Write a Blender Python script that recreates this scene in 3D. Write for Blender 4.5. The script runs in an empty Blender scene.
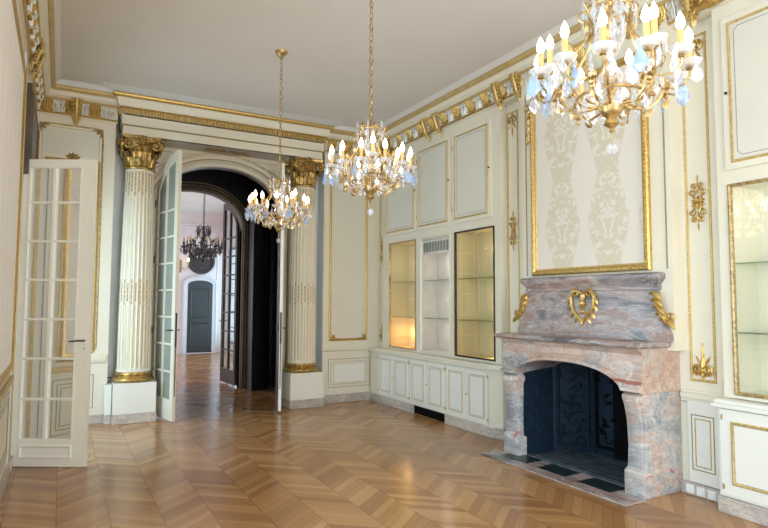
import bpy, bmesh, math, random
from mathutils import Vector, Matrix
C = bpy.context.scene.collection
PI = math.pi
random.seed(7)

# ------------------------------------------------------------------ camera
F_PX = 581.13; YAW = 0.507055; PIT = 0.0659558; ROL = 0.0040821
def make_camera():
    cy, sy = math.cos(YAW), math.sin(YAW)
    F = Vector((sy*math.cos(PIT), cy*math.cos(PIT), math.sin(PIT)))
    R = Vector((cy, -sy, 0)); U = R.cross(F)
    r = R*math.cos(ROL) + U*math.sin(ROL); u = -R*math.sin(ROL) + U*math.cos(ROL)
    cam = bpy.data.cameras.new('camera'); o = bpy.data.objects.new('camera', cam); C.objects.link(o)
    m = Matrix.Identity(4)
    for i in range(3):
        m[i][0] = r[i]; m[i][1] = u[i]; m[i][2] = -F[i]
    m[2][3] = 1.6
    o.matrix_world = m
    cam.sensor_width = 36; cam.lens = F_PX*36/768; cam.clip_start = .02; cam.clip_end = 200
    bpy.context.scene.camera = o
make_camera()

# ------------------------------------------------------------------ world and light
W = bpy.data.worlds.new('world'); bpy.context.scene.world = W; W.use_nodes = True
W.node_tree.nodes['Background'].inputs[0].default_value = (.62, .78, 1.0, 1)
W.node_tree.nodes['Background'].inputs[1].default_value = 1.6
def area(name, loc, rot, sx, sy, power, col):
    l = bpy.data.lights.new(name, 'AREA'); l.shape = 'RECTANGLE'; l.size = sx; l.size_y = sy
    l.energy = power; l.color = col
    o = bpy.data.objects.new(name, l); C.objects.link(o); o.location = loc; o.rotation_euler = rot
    return o
DAY = (.68, .85, 1.0)
for i, y in enumerate((-1.6, .55, 2.7)):                     # daylight standing in the three near windows of the left wall
    area('daylight', (-.62, y, 1.75), (0, -PI/2, 0), 2.9, 1.3, 60, DAY)
area('daylight', (-.95, 7.45, 1.75), (0, -PI/2, 0), 2.8, 1.2, 60, DAY)
area('daylight', (2.2, -2.75, 1.8), (PI/2, 0, 0), 3.0, 2.8, 185, (1.0, .97, .92))
area('daylight', (4.95, 16.8, 1.8), (0, PI/2, 0), 2.8, 3.6, 85, (.55, .85, 1.0))
area('daylight', (-1.25, 14.5, 1.8), (0, -PI/2, 0), 2.8, 3.0, 105, (1.0, .88, .86))
vs = bpy.context.scene.view_settings
vs.view_transform = 'Standard'; vs.look = 'None'; vs.gamma = 1; vs.use_curve_mapping = False
vs.exposure = 0.55

# ------------------------------------------------------------------ materials
class NT:
    def __init__(s, name):
        s.m = bpy.data.materials.new(name); s.m.use_nodes = True
        s.t = s.m.node_tree; s.b = s.t.nodes['Principled BSDF']; s.out = s.t.nodes['Material Output']
    def n(s, typ, **kw):
        x = s.t.nodes.new(typ)
        for k, v in kw.items(): setattr(x, k, v)
        return x
    def l(s, a, b): s.t.links.new(a, b)
    def put(s, sock, v):
        if hasattr(v, 'is_output') or isinstance(v, bpy.types.NodeSocket): s.l(v, sock)
        else: sock.default_value = v
    def math(s, op, a, b=None, c=None):
        x = s.n('ShaderNodeMath', operation=op)
        s.put(x.inputs[0], a)
        if b is not None: s.put(x.inputs[1], b)
        if c is not None: s.put(x.inputs[2], c)
        return x.outputs[0]
    def coord(s, scale=(1, 1, 1), kind='Object'):
        tc = s.n('ShaderNodeTexCoord'); mp = s.n('ShaderNodeMapping'); mp.inputs['Scale'].default_value = scale
        s.l(tc.outputs[kind], mp.inputs[0]); return mp.outputs[0]
    def noise(s, vec, scale, detail=4, rough=.5, dist=0):
        x = s.n('ShaderNodeTexNoise'); s.l(vec, x.inputs['Vector'])
        x.inputs['Scale'].default_value = scale; x.inputs['Detail'].default_value = detail
        x.inputs['Roughness'].default_value = rough; x.inputs['Distortion'].default_value = dist
        return x
    def ramp(s, fac, stops, interp='LINEAR'):
        x = s.n('ShaderNodeValToRGB'); s.l(fac, x.inputs[0]); x.color_ramp.interpolation = interp
        el = x.color_ramp.elements
        while len(el) < len(stops): el.new(.5)
        for e, (p, c) in zip(el, stops): e.position = p; e.color = (*c, 1)
        return x.outputs[0]
    def mix(s, f, a, b, mode='MIX'):
        x = s.n('ShaderNodeMixRGB', blend_type=mode); s.put(x.inputs[0], f)
        s.put(x.inputs[1], (*a, 1) if isinstance(a, tuple) and len(a) == 3 else a)
        s.put(x.inputs[2], (*b, 1) if isinstance(b, tuple) and len(b) == 3 else b); return x.outputs[0]
    def bump(s, h, strength, dist=.01):
        x = s.n('ShaderNodeBump'); s.l(h, x.inputs['Height']); x.inputs['Strength'].default_value = strength
        x.inputs['Distance'].default_value = dist; s.l(x.outputs[0], s.b.inputs['Normal'])
    def set(s, **kw):
        for k, v in kw.items(): s.put(s.b.inputs[k.replace('_', ' ')], (*v, 1) if isinstance(v, tuple) and len(v) == 3 else v)
        return s.m
def plain(name, col, rough=.5, metal=0, var=.05, scale=6, bump=0):
    t = NT(name); nz = t.noise(t.coord(), scale, 4)
    a = tuple(min(1, c*(1+var)) for c in col); b = tuple(c*(1-var) for c in col)
    c = t.ramp(nz.outputs[0], [(.3, b), (.7, a)])
    if bump: t.bump(nz.outputs[0], bump, .005)
    return t.set(Base_Color=c, Roughness=rough, Metallic=metal)
M = {}
M['cream'] = plain('cream_paint', (.76, .71, .585), .42, 0, .02, 2)
M['field'] = plain('pale_field_paint', (.695, .67, .58), .45, 0, .02, 2)
M['white'] = plain('white_paint', (.79, .785, .73), .35, 0, .02, 2)
M['door_white'] = plain('bright_door_paint', (.87, .87, .82), .35, 0, .02, 2)
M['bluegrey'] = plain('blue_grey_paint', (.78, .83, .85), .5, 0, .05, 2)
M['tan'] = plain('tan_line_paint', (.34, .25, .13), .5, 0, .1, 8)
M['greyline'] = plain('grey_line_paint', (.30, .29, .25), .5, 0, .1, 8)
M['ceiling'] = plain('ceiling_plaster', (.69, .655, .625), .8, 0, .02, 1.2)
M['cove'] = plain('cove_plaster', (.76, .77, .79), .7, 0, .02, 2)
def gilt(name, a, b, rough, metal=.85, sc=60):
    t = NT(name); nz = t.noise(t.coord(), sc, 5, .6)
    c = t.ramp(nz.outputs[0], [(.3, b), (.62, a)]); t.bump(nz.outputs[0], .35, .004)
    return t.set(Base_Color=c, Roughness=rough, Metallic=metal)
M['gilt'] = gilt('gilding', (.70, .49, .17), (.36, .22, .06), .38, .72)
M['gilt_pale'] = gilt('pale_gilding', (.72, .54, .22), (.44, .29, .10), .42, .55)
M['gilt_worn'] = gilt('worn_gilding', (.62, .46, .22), (.22, .14, .07), .45, .6, 35)
M['gilt_edge'] = gilt('dull_gold_paint', (.60, .44, .19), (.48, .34, .14), .45, .35, 9)
M['gilt_deep'] = gilt('deep_relief_gilding', (.68, .46, .15), (.15, .085, .03), .36, .72, 26)
M['silver'] = plain('silvered_plaster', (.74, .73, .68), .4, .15, .15, 40)
M['brass'] = gilt('aged_bronze', (.60, .43, .19), (.26, .17, .07), .34, .85, 45)
M['dark_bronze'] = gilt('dark_bronze', (.10, .08, .06), (.03, .025, .02), .4, .8, 40)
M['black'] = plain('black_iron', (.02, .02, .022), .4, .5, .2, 20)
M['iron'] = plain('blackened_iron', (.010, .022, .038), .42, 0, .35, 18, .9)
M['near_black'] = plain('near_black_matt', (.0035, .0035, .004), .95, 0, .4, 10, .5)  # near-black matt, used in the firebox and the plinth gap
for k_ in ('near_black', 'iron'): M[k_].node_tree.nodes['Principled BSDF'].inputs['Specular IOR Level'].default_value = .12
M['slate'] = plain('dark_green_slate', (.012, .026, .026), .3, 0, .3, 20)
M['dwood'] = plain('dark_stained_wood', (.020, .018, .024), .3, 0, .35, 3)
M['bwood'] = plain('brown_stained_wood', (.085, .062, .045), .35, 0, .25, 4)
M['candle'] = plain('candle_sleeve', (.72, .44, .17), .5, 0, .06, 12)
M['plastic'] = plain('white_plastic', (.82, .83, .84), .35, 0, .02)
M['grille'] = plain('grey_grille', (.28, .30, .31), .4, .3, .1)
def emis(name, col, st):
    t = NT(name); t.set(Base_Color=(.9, .85, .75), Roughness=.3)
    t.b.inputs['Emission Color'].default_value = (*col, 1); t.b.inputs['Emission Strength'].default_value = st
    return t.m
M['bulb'] = emis('lit_bulb', (1, .80, .52), 8)
M['unlit'] = plain('frosted_bulb', (.7, .55, .35), .3)
def glassy(name, gloss, tint=(1, 1, 1), diff=0.0, dcol=(.9, .95, 1), rough=.02):
    t = NT(name); t.t.nodes.remove(t.b)
    g = t.n('ShaderNodeBsdfGlossy'); g.inputs[0].default_value = (1, 1, 1, 1); g.inputs['Roughness'].default_value = rough
    tr = t.n('ShaderNodeBsdfTransparent'); tr.inputs[0].default_value = (*tint, 1)
    ge = t.n('ShaderNodeNewGeometry'); dt = t.n('ShaderNodeVectorMath', operation='DOT_PRODUCT')
    t.l(ge.outputs['Incoming'], dt.inputs[0]); t.l(ge.outputs['Normal'], dt.inputs[1])
    sch = t.math('POWER', t.math('SUBTRACT', 1.0, t.math('ABSOLUTE', dt.outputs['Value'])), 5.0)
    f = t.math('MINIMUM', t.math('ADD', t.math('MULTIPLY', sch, .9), gloss), 1.0)
    mx = t.n('ShaderNodeMixShader'); t.l(f, mx.inputs[0]); t.l(tr.outputs[0], mx.inputs[1]); t.l(g.outputs[0], mx.inputs[2])
    o = mx.outputs[0]
    if diff:
        d = t.n('ShaderNodeBsdfDiffuse'); d.inputs[0].default_value = (*dcol, 1)
        m2 = t.n('ShaderNodeMixShader'); m2.inputs[0].default_value = diff
        t.l(o, m2.inputs[1]); t.l(d.outputs[0], m2.inputs[2]); o = m2.outputs[0]
    t.l(o, t.out.inputs[0]); return t.m
M['glass'] = glassy('window_glass', .02, (.93, .97, .96))
M['case_glass'] = glassy('display_glass', .05, (.97, .97, .95))
M['mirror'] = glassy('silvered_glass', .80, (.9, .96, .95), 0.12, (.85, .90, .84))  # pale diffuse share put in to brighten the dim reflection
M['shelf_glass'] = glassy('green_edge_glass', .08, (.80, .90, .86))
M['crystal'] = glassy('rock_crystal', .20, (.92, .94, .98), .16, (.75, .80, .9), .05)
M['crystal_dim'] = glassy('dark_crystal', .10, (.6, .6, .65), .25, (.12, .12, .14), .1)  # darker version of the crystal for the far chandelier
M['crystal_blue'] = glassy('blue_crystal', .15, (.8, .9, 1), .38, (.48, .62, .90), .06)
M['dish'] = glassy('frosted_glass_dish', .10, (.95, .95, .96), .38, (.8, .8, .82), .1)
M['grey_glass'] = glassy('grey_reflection_glass', .16, (.62, .68, .66), .45, (.50, .53, .46))  # grey-green diffuse share stands in for the reflection in the leaf panes

def marble(name, stops, vein, red, scale=2.2, rough=.22, rot=(.6, .5, .3), st=(1, .45, 1.5)):
    t = NT(name); tc = t.n('ShaderNodeTexCoord'); mp = t.n('ShaderNodeMapping'); mp.inputs['Rotation'].default_value = rot; mp.inputs['Scale'].default_value = st
    t.l(tc.outputs['Object'], mp.inputs[0]); v = mp.outputs[0]
    w = t.noise(v, scale, 7, .58, 1.3)
    base = t.ramp(w.outputs[0], stops)
    w2 = t.noise(v, scale*.9, 6, .6, 2.4)
    d = t.math('ABSOLUTE', t.math('SUBTRACT', w2.outputs[0], .5))
    line = t.ramp(d, [(0, (1, 1, 1)), (.018, (0, 0, 0))])
    c = t.mix(t.math('MULTIPLY', line, .6), base, vein)
    w5 = t.noise(v, scale*2.2, 5, .6, 3.0)
    d2 = t.math('ABSOLUTE', t.math('SUBTRACT', w5.outputs[0], .47))
    c = t.mix(t.math('MULTIPLY', t.ramp(d2, [(0, (1, 1, 1)), (.02, (0, 0, 0))]), .5), c, (.10, .09, .10))
    if red:
        w3 = t.noise(v, scale*2.2, 3, .5, .8)
        r = t.ramp(w3.outputs[0], [(.665, (0, 0, 0)), (.69, (1, 1, 1))])
        c = t.mix(t.math('MULTIPLY', r, .8), c, red)
    w4 = t.noise(v, scale*7, 5, .7, .5)
    c = t.mix(.30, c, t.ramp(w4.outputs[0], [(.3, (.2, .2, .22)), (.7, (.95, .93, .9))]), 'OVERLAY')
    return t.set(Base_Color=c, Roughness=rough)
M['marble'] = marble('pink_grey_marble', [(.30, (.20, .20, .22)), (.42, (.36, .34, .35)), (.47, (.48, .42, .39)), (.52, (.50, .345, .275)), (.60, (.54, .40, .33)), (.66, (.35, .335, .345)), (.74, (.25, .25, .27))], (.70, .66, .61), (.30, .07, .05), 1.5)
M['marble_jamb'] = marble('blue_grey_pink_marble', [(.30, (.22, .24, .27)), (.42, (.38, .39, .41)), (.50, (.48, .46, .45)), (.56, (.52, .39, .33)), (.62, (.40, .39, .40)), (.74, (.26, .28, .31))], (.72, .70, .67), (.40, .07, .05), 1.9, .22, (.2, .9, .2))
M['marble_grey'] = marble('grey_mauve_marble', [(.36, (.10, .095, .10)), (.46, (.27, .24, .25)), (.52, (.40, .34, .33)), (.57, (.36, .23, .19)), (.63, (.24, .23, .24)), (.72, (.14, .13, .14))], (.62, .56, .52), None, 2.3)
M['plinth'] = marble('pale_plinth_marble', [(.3, (.33, .30, .28)), (.5, (.50, .45, .41)), (.7, (.62, .54, .47))], (.30, .27, .26), None, 4.0, .3)

def parquet():
    t = NT('chevron_oak_parquet'); tc = t.n('ShaderNodeTexCoord'); sp = t.n('ShaderNodeSeparateXYZ')
    t.l(tc.outputs['Object'], sp.inputs[0]); X, Y = sp.outputs[0], sp.outputs[1]
    Wd = .344; sw = .098
    u = t.math('DIVIDE', t.math('SUBTRACT', X, .03), Wd)
    k = t.math('FLOOR', u); f = t.math('FRACT', u)
    sg = t.math('SUBTRACT', t.math('MULTIPLY', t.math('FLOORED_MODULO', k, 2), 2), 1)
    s = t.math('DIVIDE', t.math('ADD', Y, t.math('MULTIPLY', t.math('MULTIPLY', sg, t.math('SUBTRACT', f, .5)), Wd*math.tan(math.radians(40)))), sw)
    i = t.math('FLOOR', s); g = t.math('FRACT', s)
    cb = t.n('ShaderNodeCombineXYZ'); t.l(k, cb.inputs[0]); t.l(i, cb.inputs[1])
    wn = t.n('ShaderNodeTexWhiteNoise', noise_dimensions='2D'); t.l(cb.outputs[0], wn.inputs['Vector'])
    # grain runs along each strip
    al = t.math('MULTIPLY', f, 3.0); ac = t.math('MULTIPLY', s, 22.0)
    c2 = t.n('ShaderNodeCombineXYZ'); t.l(al, c2.inputs[0]); t.l(ac, c2.inputs[1]); t.l(k, c2.inputs[2])
    gr = t.noise(c2.outputs[0], 1.2, 4, .6, .3)
    base = t.ramp(wn.outputs[0], [(0, (.30, .152, .062)), (.35, (.365, .192, .080)), (.7, (.425, .230, .097)), (1, (.51, .292, .130))])
    big = t.noise(t.coord(), .7, 2)
    base = t.mix(.35, base, t.ramp(gr.outputs[0], [(.25, (.25, .22, .2)), (.75, (.80, .78, .75))]), 'OVERLAY')
    base = t.mix(.18, base, t.ramp(big.outputs[0], [(.3, (.3, .25, .2)), (.7, (.75, .7, .6))]), 'OVERLAY')
    e1 = t.math('MINIMUM', f, t.math('SUBTRACT', 1, f)); e2 = t.math('MINIMUM', g, t.math('SUBTRACT', 1, g))
    j = t.math('MAXIMUM', t.math('LESS_THAN', e1, .011), t.math('LESS_THAN', e2, .022))
    c = t.mix(t.math('MULTIPLY', j, .55), base, (.10, .05, .025))
    t.bump(t.math('SUBTRACT', t.math('MULTIPLY', gr.outputs[0], .15), j), .12, .002)
    rr = t.math('ADD', .13, t.math('MULTIPLY', big.outputs[0], .16))
    return t.set(Base_Color=c, Roughness=rr)
M['parquet'] = parquet()

def damask(name, axis, c0, c1, P=.36, Q=.62, off=0.0):
    t = NT(name); tc = t.n('ShaderNodeTexCoord'); sp = t.n('ShaderNodeSeparateXYZ'); t.l(tc.outputs['Object'], sp.inputs[0])
    A = sp.outputs[axis]; Z = sp.outputs[2]
    u = t.math('DIVIDE', t.math('SUBTRACT', A, off), P); a = t.math('ABSOLUTE', t.math('SUBTRACT', t.math('FRACT', u), .5))
    v = t.math('FRACT', t.math('DIVIDE', Z, Q))
    cb = t.n('ShaderNodeCombineXYZ'); t.l(t.math('MULTIPLY', a, P), cb.inputs[0]); t.l(t.math('MULTIPLY', v, Q), cb.inputs[1])
    nz = t.noise(cb.outputs[0], 13, 1.0, .4, 1.8)
    mk = t.ramp(nz.outputs[0], [(.535, (0, 0, 0)), (.565, (1, 1, 1))])
    # ogival medallion envelope
    vv = t.math('SUBTRACT', v, .5)
    env = t.math('SUBTRACT', t.math('MULTIPLY', t.math('COSINE', t.math('MULTIPLY', vv, 2*PI)), .09), t.math('SUBTRACT', a, .33))
    em = t.ramp(env, [(.0, (0, 0, 0)), (.03, (1, 1, 1))])
    inner = t.mix(mk, c1, c0)
    c = t.mix(em, c0, inner)
    fine = t.noise(t.coord((1, 1, 1)), 220, 2)
    t.bump(fine.outputs[0], .12, .002)
    t.set(Base_Color=c, Roughness=.55)
    try: t.b.inputs['Sheen Weight'].default_value = .3
    except Exception: pass
    return t.m
M['damask'] = damask('ivory_damask', 1, (.76, .70, .62), (.665, .585, .455), .58, .96, 4.07)
M['damask_left'] = damask('pale_rose_damask', 1, (.82, .78, .74), (.77, .72, .67), .39, .74, 4.2)
def pleats(name, col, axis, per=.05):
    t = NT(name); tc = t.n('ShaderNodeTexCoord'); sp = t.n('ShaderNodeSeparateXYZ'); t.l(tc.outputs['Object'], sp.inputs[0])
    s = t.math('SINE', t.math('MULTIPLY', sp.outputs[axis], 2*PI/per)); nz = t.noise(t.coord((1, 1, .2)), 8, 3)
    t.bump(t.math('ADD', s, nz.outputs[0]), .25, .004)
    c = t.ramp(nz.outputs[0], [(.3, tuple(x*.93 for x in col)), (.7, col)])
    return t.set(Base_Color=c, Roughness=.7)
M['lining'] = pleats('golden_silk_lining', (.70, .60, .37), 1)
M['lining_pale'] = pleats('cream_silk_lining', (.84, .82, .70), 1)
M['grey_lining'] = plain('pale_grey_lining', (.72, .68, .64), .6)

# ------------------------------------------------------------------ mesh helpers
class MB:
    def __init__(s, mp=None): s.v = []; s.f = []; s.mp = mp
    def P(s, p):
        return tuple(s.mp(*p)) if s.mp else tuple(p)
    def add(s, vs, fs):
        o = len(s.v); s.v += [s.P(p) for p in vs]; s.f += [tuple(i+o for i in f) for f in fs]
    def box(s, a0, a1, b0, b1, c0, c1):
        s.add([(a0, b0, c0), (a1, b0, c0), (a1, b1, c0), (a0, b1, c0), (a0, b0, c1), (a1, b0, c1), (a1, b1, c1), (a0, b1, c1)],
              [(0, 3, 2, 1), (4, 5, 6, 7), (0, 1, 5, 4), (1, 2, 6, 5), (2, 3, 7, 6), (3, 0, 4, 7)])
    def prism(s, pts, c0, c1):                     # polygon in (a,b), from c0 to c1
        n = len(pts)
        s.add([(a, b, c0) for a, b in pts] + [(a, b, c1) for a, b in pts],
              [tuple(range(n))[::-1], tuple(range(n, 2*n))] + [(i, (i+1) % n, (i+1) % n+n, i+n) for i in range(n)])
    def loft(s, rings, closed=True, cap=True):     # rings: lists of 3-tuples
        n = len(rings[0]); o = len(s.v)
        for r in rings: s.v += [s.P(p) for p in r]
        for k in range(len(rings)-1):
            for i in range(n if closed else n-1):
                j = (i+1) % n
                s.f.append((o+k*n+i, o+k*n+j, o+(k+1)*n+j, o+(k+1)*n+i))
        if cap and closed:
            s.f.append(tuple(o+i for i in range(n))[::-1]); s.f.append(tuple(o+(len(rings)-1)*n+i for i in range(n)))
    def lathe(s, prof, cx=0, cy=0, n=20, fl=None):  # prof (r,z) -> around a vertical axis (world mapping)
        rings = []
        for r, z in prof:
            ring = []
            for i in range(n):
                t = 2*PI*i/n; rr = r*(fl(t, z) if fl else 1)
                ring.append((cx+rr*math.cos(t), cy+rr*math.sin(t), z))
            rings.append(ring)
        s.loft(rings)
    def tube(s, pts, r, n=6):
        pts = [Vector(s.P(p)) for p in pts]; mp = s.mp; s.mp = None
        rs = r if isinstance(r, (list, tuple)) else [r]*len(pts)
        t0 = (pts[1]-pts[0]).normalized(); up = Vector((0, 0, 1)) if abs(t0.z) < .9 else Vector((1, 0, 0))
        nrm = t0.cross(up).normalized(); rings = []
        for i, p in enumerate(pts):
            a = pts[max(0, i-1)]; b = pts[min(len(pts)-1, i+1)]; t = (b-a)
            if t.length < 1e-9: t = t0.copy()
            t.normalize(); nrm = (nrm - t*nrm.dot(t))
            if nrm.length < 1e-6: nrm = t.orthogonal()
            nrm.normalize(); bn = t.cross(nrm)
            rings.append([tuple(p+(nrm*math.cos(2*PI*k/n)+bn*math.sin(2*PI*k/n))*rs[i]) for k in range(n)])
        s.loft(rings); s.mp = mp
    def mould(s, poly, prof, close_prof=True):     # mitred moulding round a closed polygon in (a,b); prof (inward offset d, height w)
        n = len(poly); area2 = sum(poly[i][0]*poly[(i+1) % n][1]-poly[(i+1) % n][0]*poly[i][1] for i in range(n))
        sg = 1 if area2 > 0 else -1
        mit = []
        for i in range(n):
            p0, p1, p2 = Vector(poly[i-1]), Vector(poly[i]), Vector(poly[(i+1) % n])
            e1 = (p1-p0).normalized(); e2 = (p2-p1).normalized()
            n1 = Vector((-e1.y, e1.x))*sg; n2 = Vector((-e2.y, e2.x))*sg
            b = n1+n2; b = b/max(.2, b.dot(n1)); mit.append(b)
        rings = []
        for i in range(n):
            rings.append([(poly[i][0]+mit[i].x*d, poly[i][1]+mit[i].y*d, w) for d, w in prof])
        rings.append(rings[0])
        s.loft(rings, close_prof, False)
    def rect(s, a0, a1, b0, b1, prof): s.mould([(a0, b0), (a1, b0), (a1, b1), (a0, b1)], prof)
    def leaf(s, a, b, ang, L, wd, th, w0=0.0, curl=0.0, n=5):
        ca, sa = math.cos(ang), math.sin(ang); rings = []
        for i in range(n+1):
            t = i/n; hw = wd*.5*math.sin(PI*min(1, .12+.88*t))**.8 if t < 1 else .0005
            x = L*t; bend = curl*L*t*t
            h = th*(math.sin(PI*(.25+.7*t)))
            def q(side, hh):
                px, py = x, side*hw+bend
                return (a+px*ca-py*sa, b+px*sa+py*ca, w0+hh)
            rings.append([q(-1, 0), q(-.5, h*.55), q(0, h), q(.5, h*.55), q(1, 0), q(0, -.001)])
        s.loft(rings)
    def ball(s, c, r, n=8, m=6, sc=(1, 1, 1)):
        rings = []
        for j in range(1, m):
            ph = PI*j/m
            rings.append([(c[0]+r*sc[0]*math.sin(ph)*math.cos(2*PI*i/n), c[1]+r*sc[1]*math.sin(ph)*math.sin(2*PI*i/n), c[2]-r*sc[2]*math.cos(ph)) for i in range(n)])
        s.loft(rings)
    def build(s, name, mat, parent=None, smooth=True, bevel=0, ang=35):
        me = bpy.data.meshes.new(name); me.from_pydata(s.v, [], s.f)
        bm = bmesh.new(); bm.from_mesh(me)
        bmesh.ops.remove_doubles(bm, verts=bm.verts, dist=1e-6)
        bmesh.ops.recalc_face_normals(bm, faces=bm.faces)
        if bevel:
            ed = [e for e in bm.edges if len(e.link_faces) == 2 and e.calc_face_angle(0) > .5]
            bmesh.ops.bevel(bm, geom=ed, offset=bevel, segments=2, affect='EDGES', profile=.5, clamp_overlap=True)
        bm.to_mesh(me); bm.free()
        if smooth:
            me.polygons.foreach_set('use_smooth', [True]*len(me.polygons))
            try: me.set_sharp_from_angle(angle=math.radians(ang))
            except Exception: pass
        me.materials.append(M[mat] if isinstance(mat, str) else mat)
        o = bpy.data.objects.new(name, me); C.objects.link(o)
        if parent is not None:
            o.parent = parent
            o.matrix_parent_inverse = parent_inv(parent)
        return o
def parent_inv(p):
    m = Matrix.Translation(p.location) @ p.rotation_euler.to_matrix().to_4x4()
    return m.inverted()
def thing(name, loc, label, cat, group=None):
    o = bpy.data.objects.new(name, None); C.objects.link(o); o.location = loc; o.empty_display_size = .1
    o['label'] = label; o['category'] = cat
    if group: o['group'] = group
    return o
def tag(o, label, cat, group=None):
    o['label'] = label; o['category'] = cat
    if group: o['group'] = group
    return o
def struct(o): o['kind'] = 'structure'; return o
def sroot(name, loc=(0, 0, 0)):
    o = bpy.data.objects.new(name, None); C.objects.link(o); o.location = loc; o['kind'] = 'structure'; return o
def copy_tree(o, parent=None, mats=None):
    c = o.copy(); C.objects.link(c); c.parent = parent
    if mats and c.type == 'MESH':
        k = c.data.materials[0].name
        if k in mats:
            c.material_slots[0].link = 'OBJECT'; c.material_slots[0].material = mats[k]
    for ch in list(o.children): copy_tree(ch, c, mats)
    return c
RW = lambda x0: (lambda a, b, w: (x0-w, a, b))      # right wall: (y, z, out)
LW = lambda x0: (lambda a, b, w: (x0+w, a, b))      # left wall
BW = lambda y0: (lambda a, b, w: (a, y0-w, b))      # back wall: (x, z, out)
def spiral(ca, cb, r0, r1, t0, t1, n=14, w=.01):
    out = []
    for i in range(n+1):
        t = i/n; r = r0+(r1-r0)*t; th = t0+(t1-t0)*t
        out.append((ca+r*math.cos(th), cb+r*math.sin(th), w))
    return out
def sweep(mb, path, prof, closed_prof=True):        # plan path (x,y), room on the right-hand side; prof (d into room, z)
    n = len(path); rings = []
    for i in range(n):
        ds = []
        if i > 0: ds.append((Vector(path[i])-Vector(path[i-1])).normalized())
        if i < n-1: ds.append((Vector(path[i+1])-Vector(path[i])).normalized())
        ns = [Vector((d.y, -d.x)) for d in ds]; b = ns[0]+ns[-1]; b = b/b.dot(ns[0])
        rings.append([(path[i][0]+b.x*d, path[i][1]+b.y*d, z) for d, z in prof])
    mb.loft(rings, closed_prof, closed_prof)
def holed(mb, a0, a1, b0, b1, holes, t):            # wall slab face at w=0 going back to w=-t, with rectangular holes
    A = sorted({a0, a1, *[h[0] for h in holes], *[h[1] for h in holes]}); B = sorted({b0, b1, *[h[2] for h in holes], *[h[3] for h in holes]})
    A = [a for a in A if a0 <= a <= a1]; B = [b for b in B if b0 <= b <= b1]
    def solid(i, j):
        if i < 0 or j < 0 or i >= len(A)-1 or j >= len(B)-1: return False
        ca, cb = (A[i]+A[i+1])/2, (B[j]+B[j+1])/2
        return not any(h[0] < ca < h[1] and h[2] < cb < h[3] for h in holes)
    for i in range(len(A)-1):
        for j in range(len(B)-1):
            if not solid(i, j): continue
            x0, x1, y0, y1 = A[i], A[i+1], B[j], B[j+1]
            mb.add([(x0, y0, 0), (x1, y0, 0), (x1, y1, 0), (x0, y1, 0)], [(0, 1, 2, 3)])
            mb.add([(x0, y0, -t), (x1, y0, -t), (x1, y1, -t), (x0, y1, -t)], [(3, 2, 1, 0)])
            for (di, dj, p, q) in ((-1, 0, (x0, y0), (x0, y1)), (1, 0, (x1, y0), (x1, y1)), (0, -1, (x0, y0), (x1, y0)), (0, 1, (x0, y1), (x1, y1))):
                if not solid(i+di, j+dj):
                    mb.add([(p[0], p[1], 0), (q[0], q[1], 0), (q[0], q[1], -t), (p[0], p[1], -t)], [(0, 1, 2, 3)])
G_THIN = [(0, 0), (.004, .008), (.012, .011), (.020, .008), (.024, 0)]
G_MED = [(0, 0), (.006, .014), (.018, .020), (.028, .012), (.036, .008), (.042, 0)]
G_HAIR = [(0, 0), (.001, .0025), (.005, .0025), (.006, 0)]
G_LINE = [(0, 0), (.002, .004), (.008, .004), (.010, 0)]
G_CREAM = [(0, 0), (.004, .012), (.014, .018), (.022, .008), (.03, 0)]

# ================================================================== THE ROOM
XL, XR, YB, ZC, YF = -.38, 4.72, 8.62, 4.43, -2.6
XB = 4.62                                             # face of the cupboard blocks
b = MB(); b.box(-1.3, 5.7, -2.75, 19.2, -.12, 0); struct(b.build('floor', 'parquet', smooth=False))
b = MB(); b.box(XL-.3, 5.3, YF-.2, 9.0, ZC, ZC+.15); struct(b.build('ceiling', 'ceiling', smooth=False))

# left wall with window openings
WINS = [(-2.25, -.95), (-.1, 1.2), (2.05, 3.35), (6.85, 8.10)]
b = MB(LW(XL)); holed(b, YF-.2, YB+.33, 0, ZC, [(y0, y1, .25, 3.3 if y0 < 6 else 2.9) for y0, y1 in WINS], .3)
wl = struct(b.build('wall_left', 'cream', smooth=False))
for k, (y0, y1) in enumerate(WINS):
    r = sroot('window_%d' % (k+1), (XL-.2, (y0+y1)/2, .25))
    f = MB(LW(XL-.16)); f.rect(y0, y1, .25, 3.3, [(0, -.03), (0, .03), (.06, .03), (.06, -.03)])
    ym = (y0+y1)/2; f.box(ym-.03, ym+.03, .25, 3.3, -.025, .035)
    for j in range(1, 6):
        z = .25+3.05*j/6; f.box(y0, y1, z-.012, z+.012, -.012, .012)
    f.build('window_frame', 'white', r, False)
    g = MB(LW(XL-.16)); g.box(y0+.03, y1-.03, .28, 3.27, -.003, .003); g.build('pane', 'glass', r, False)

# right wall: main plane with firebox hole, projecting chimney breast and cupboard blocks
V_FAR = [(7.33, 8.15), (6.45, 7.21), (5.53, 6.36)]
V_NEAR = (1.78, 2.68)
b = MB(RW(XR)); holed(b, YF-.2, YB+.33, 0, ZC, [(3.36, 4.73, 0, 1.06)] + [(y0, y1, .89, 2.55) for y0, y1 in V_FAR+[V_NEAR]], .5)
wr = struct(b.build('wall_right', 'cream', smooth=False))
b = MB(RW(XR)); holed(b, 5.42, 8.36, .865, ZC-.02, [(y0, y1, .89, 2.55) for y0, y1 in V_FAR], -.10)
struct(b.build('wall_right', 'cream', None, False))
b = MB(RW(XR)); holed(b, .9, 2.76, .865, ZC-.02, [(*V_NEAR, .89, 2.55)], -.10); struct(b.build('wall_right', 'cream', None, False))
b = MB(RW(XR)); holed(b, 3.13, 4.97, 1.2, ZC-.02, [], -.16); struct(b.build('wall_chimney', 'cream', None, False))
b = MB(RW(XR)); b.box(8.36, YB, 0, ZC, 0, .04); b.build('wall_pier', 'cream', wr, False)

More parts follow.
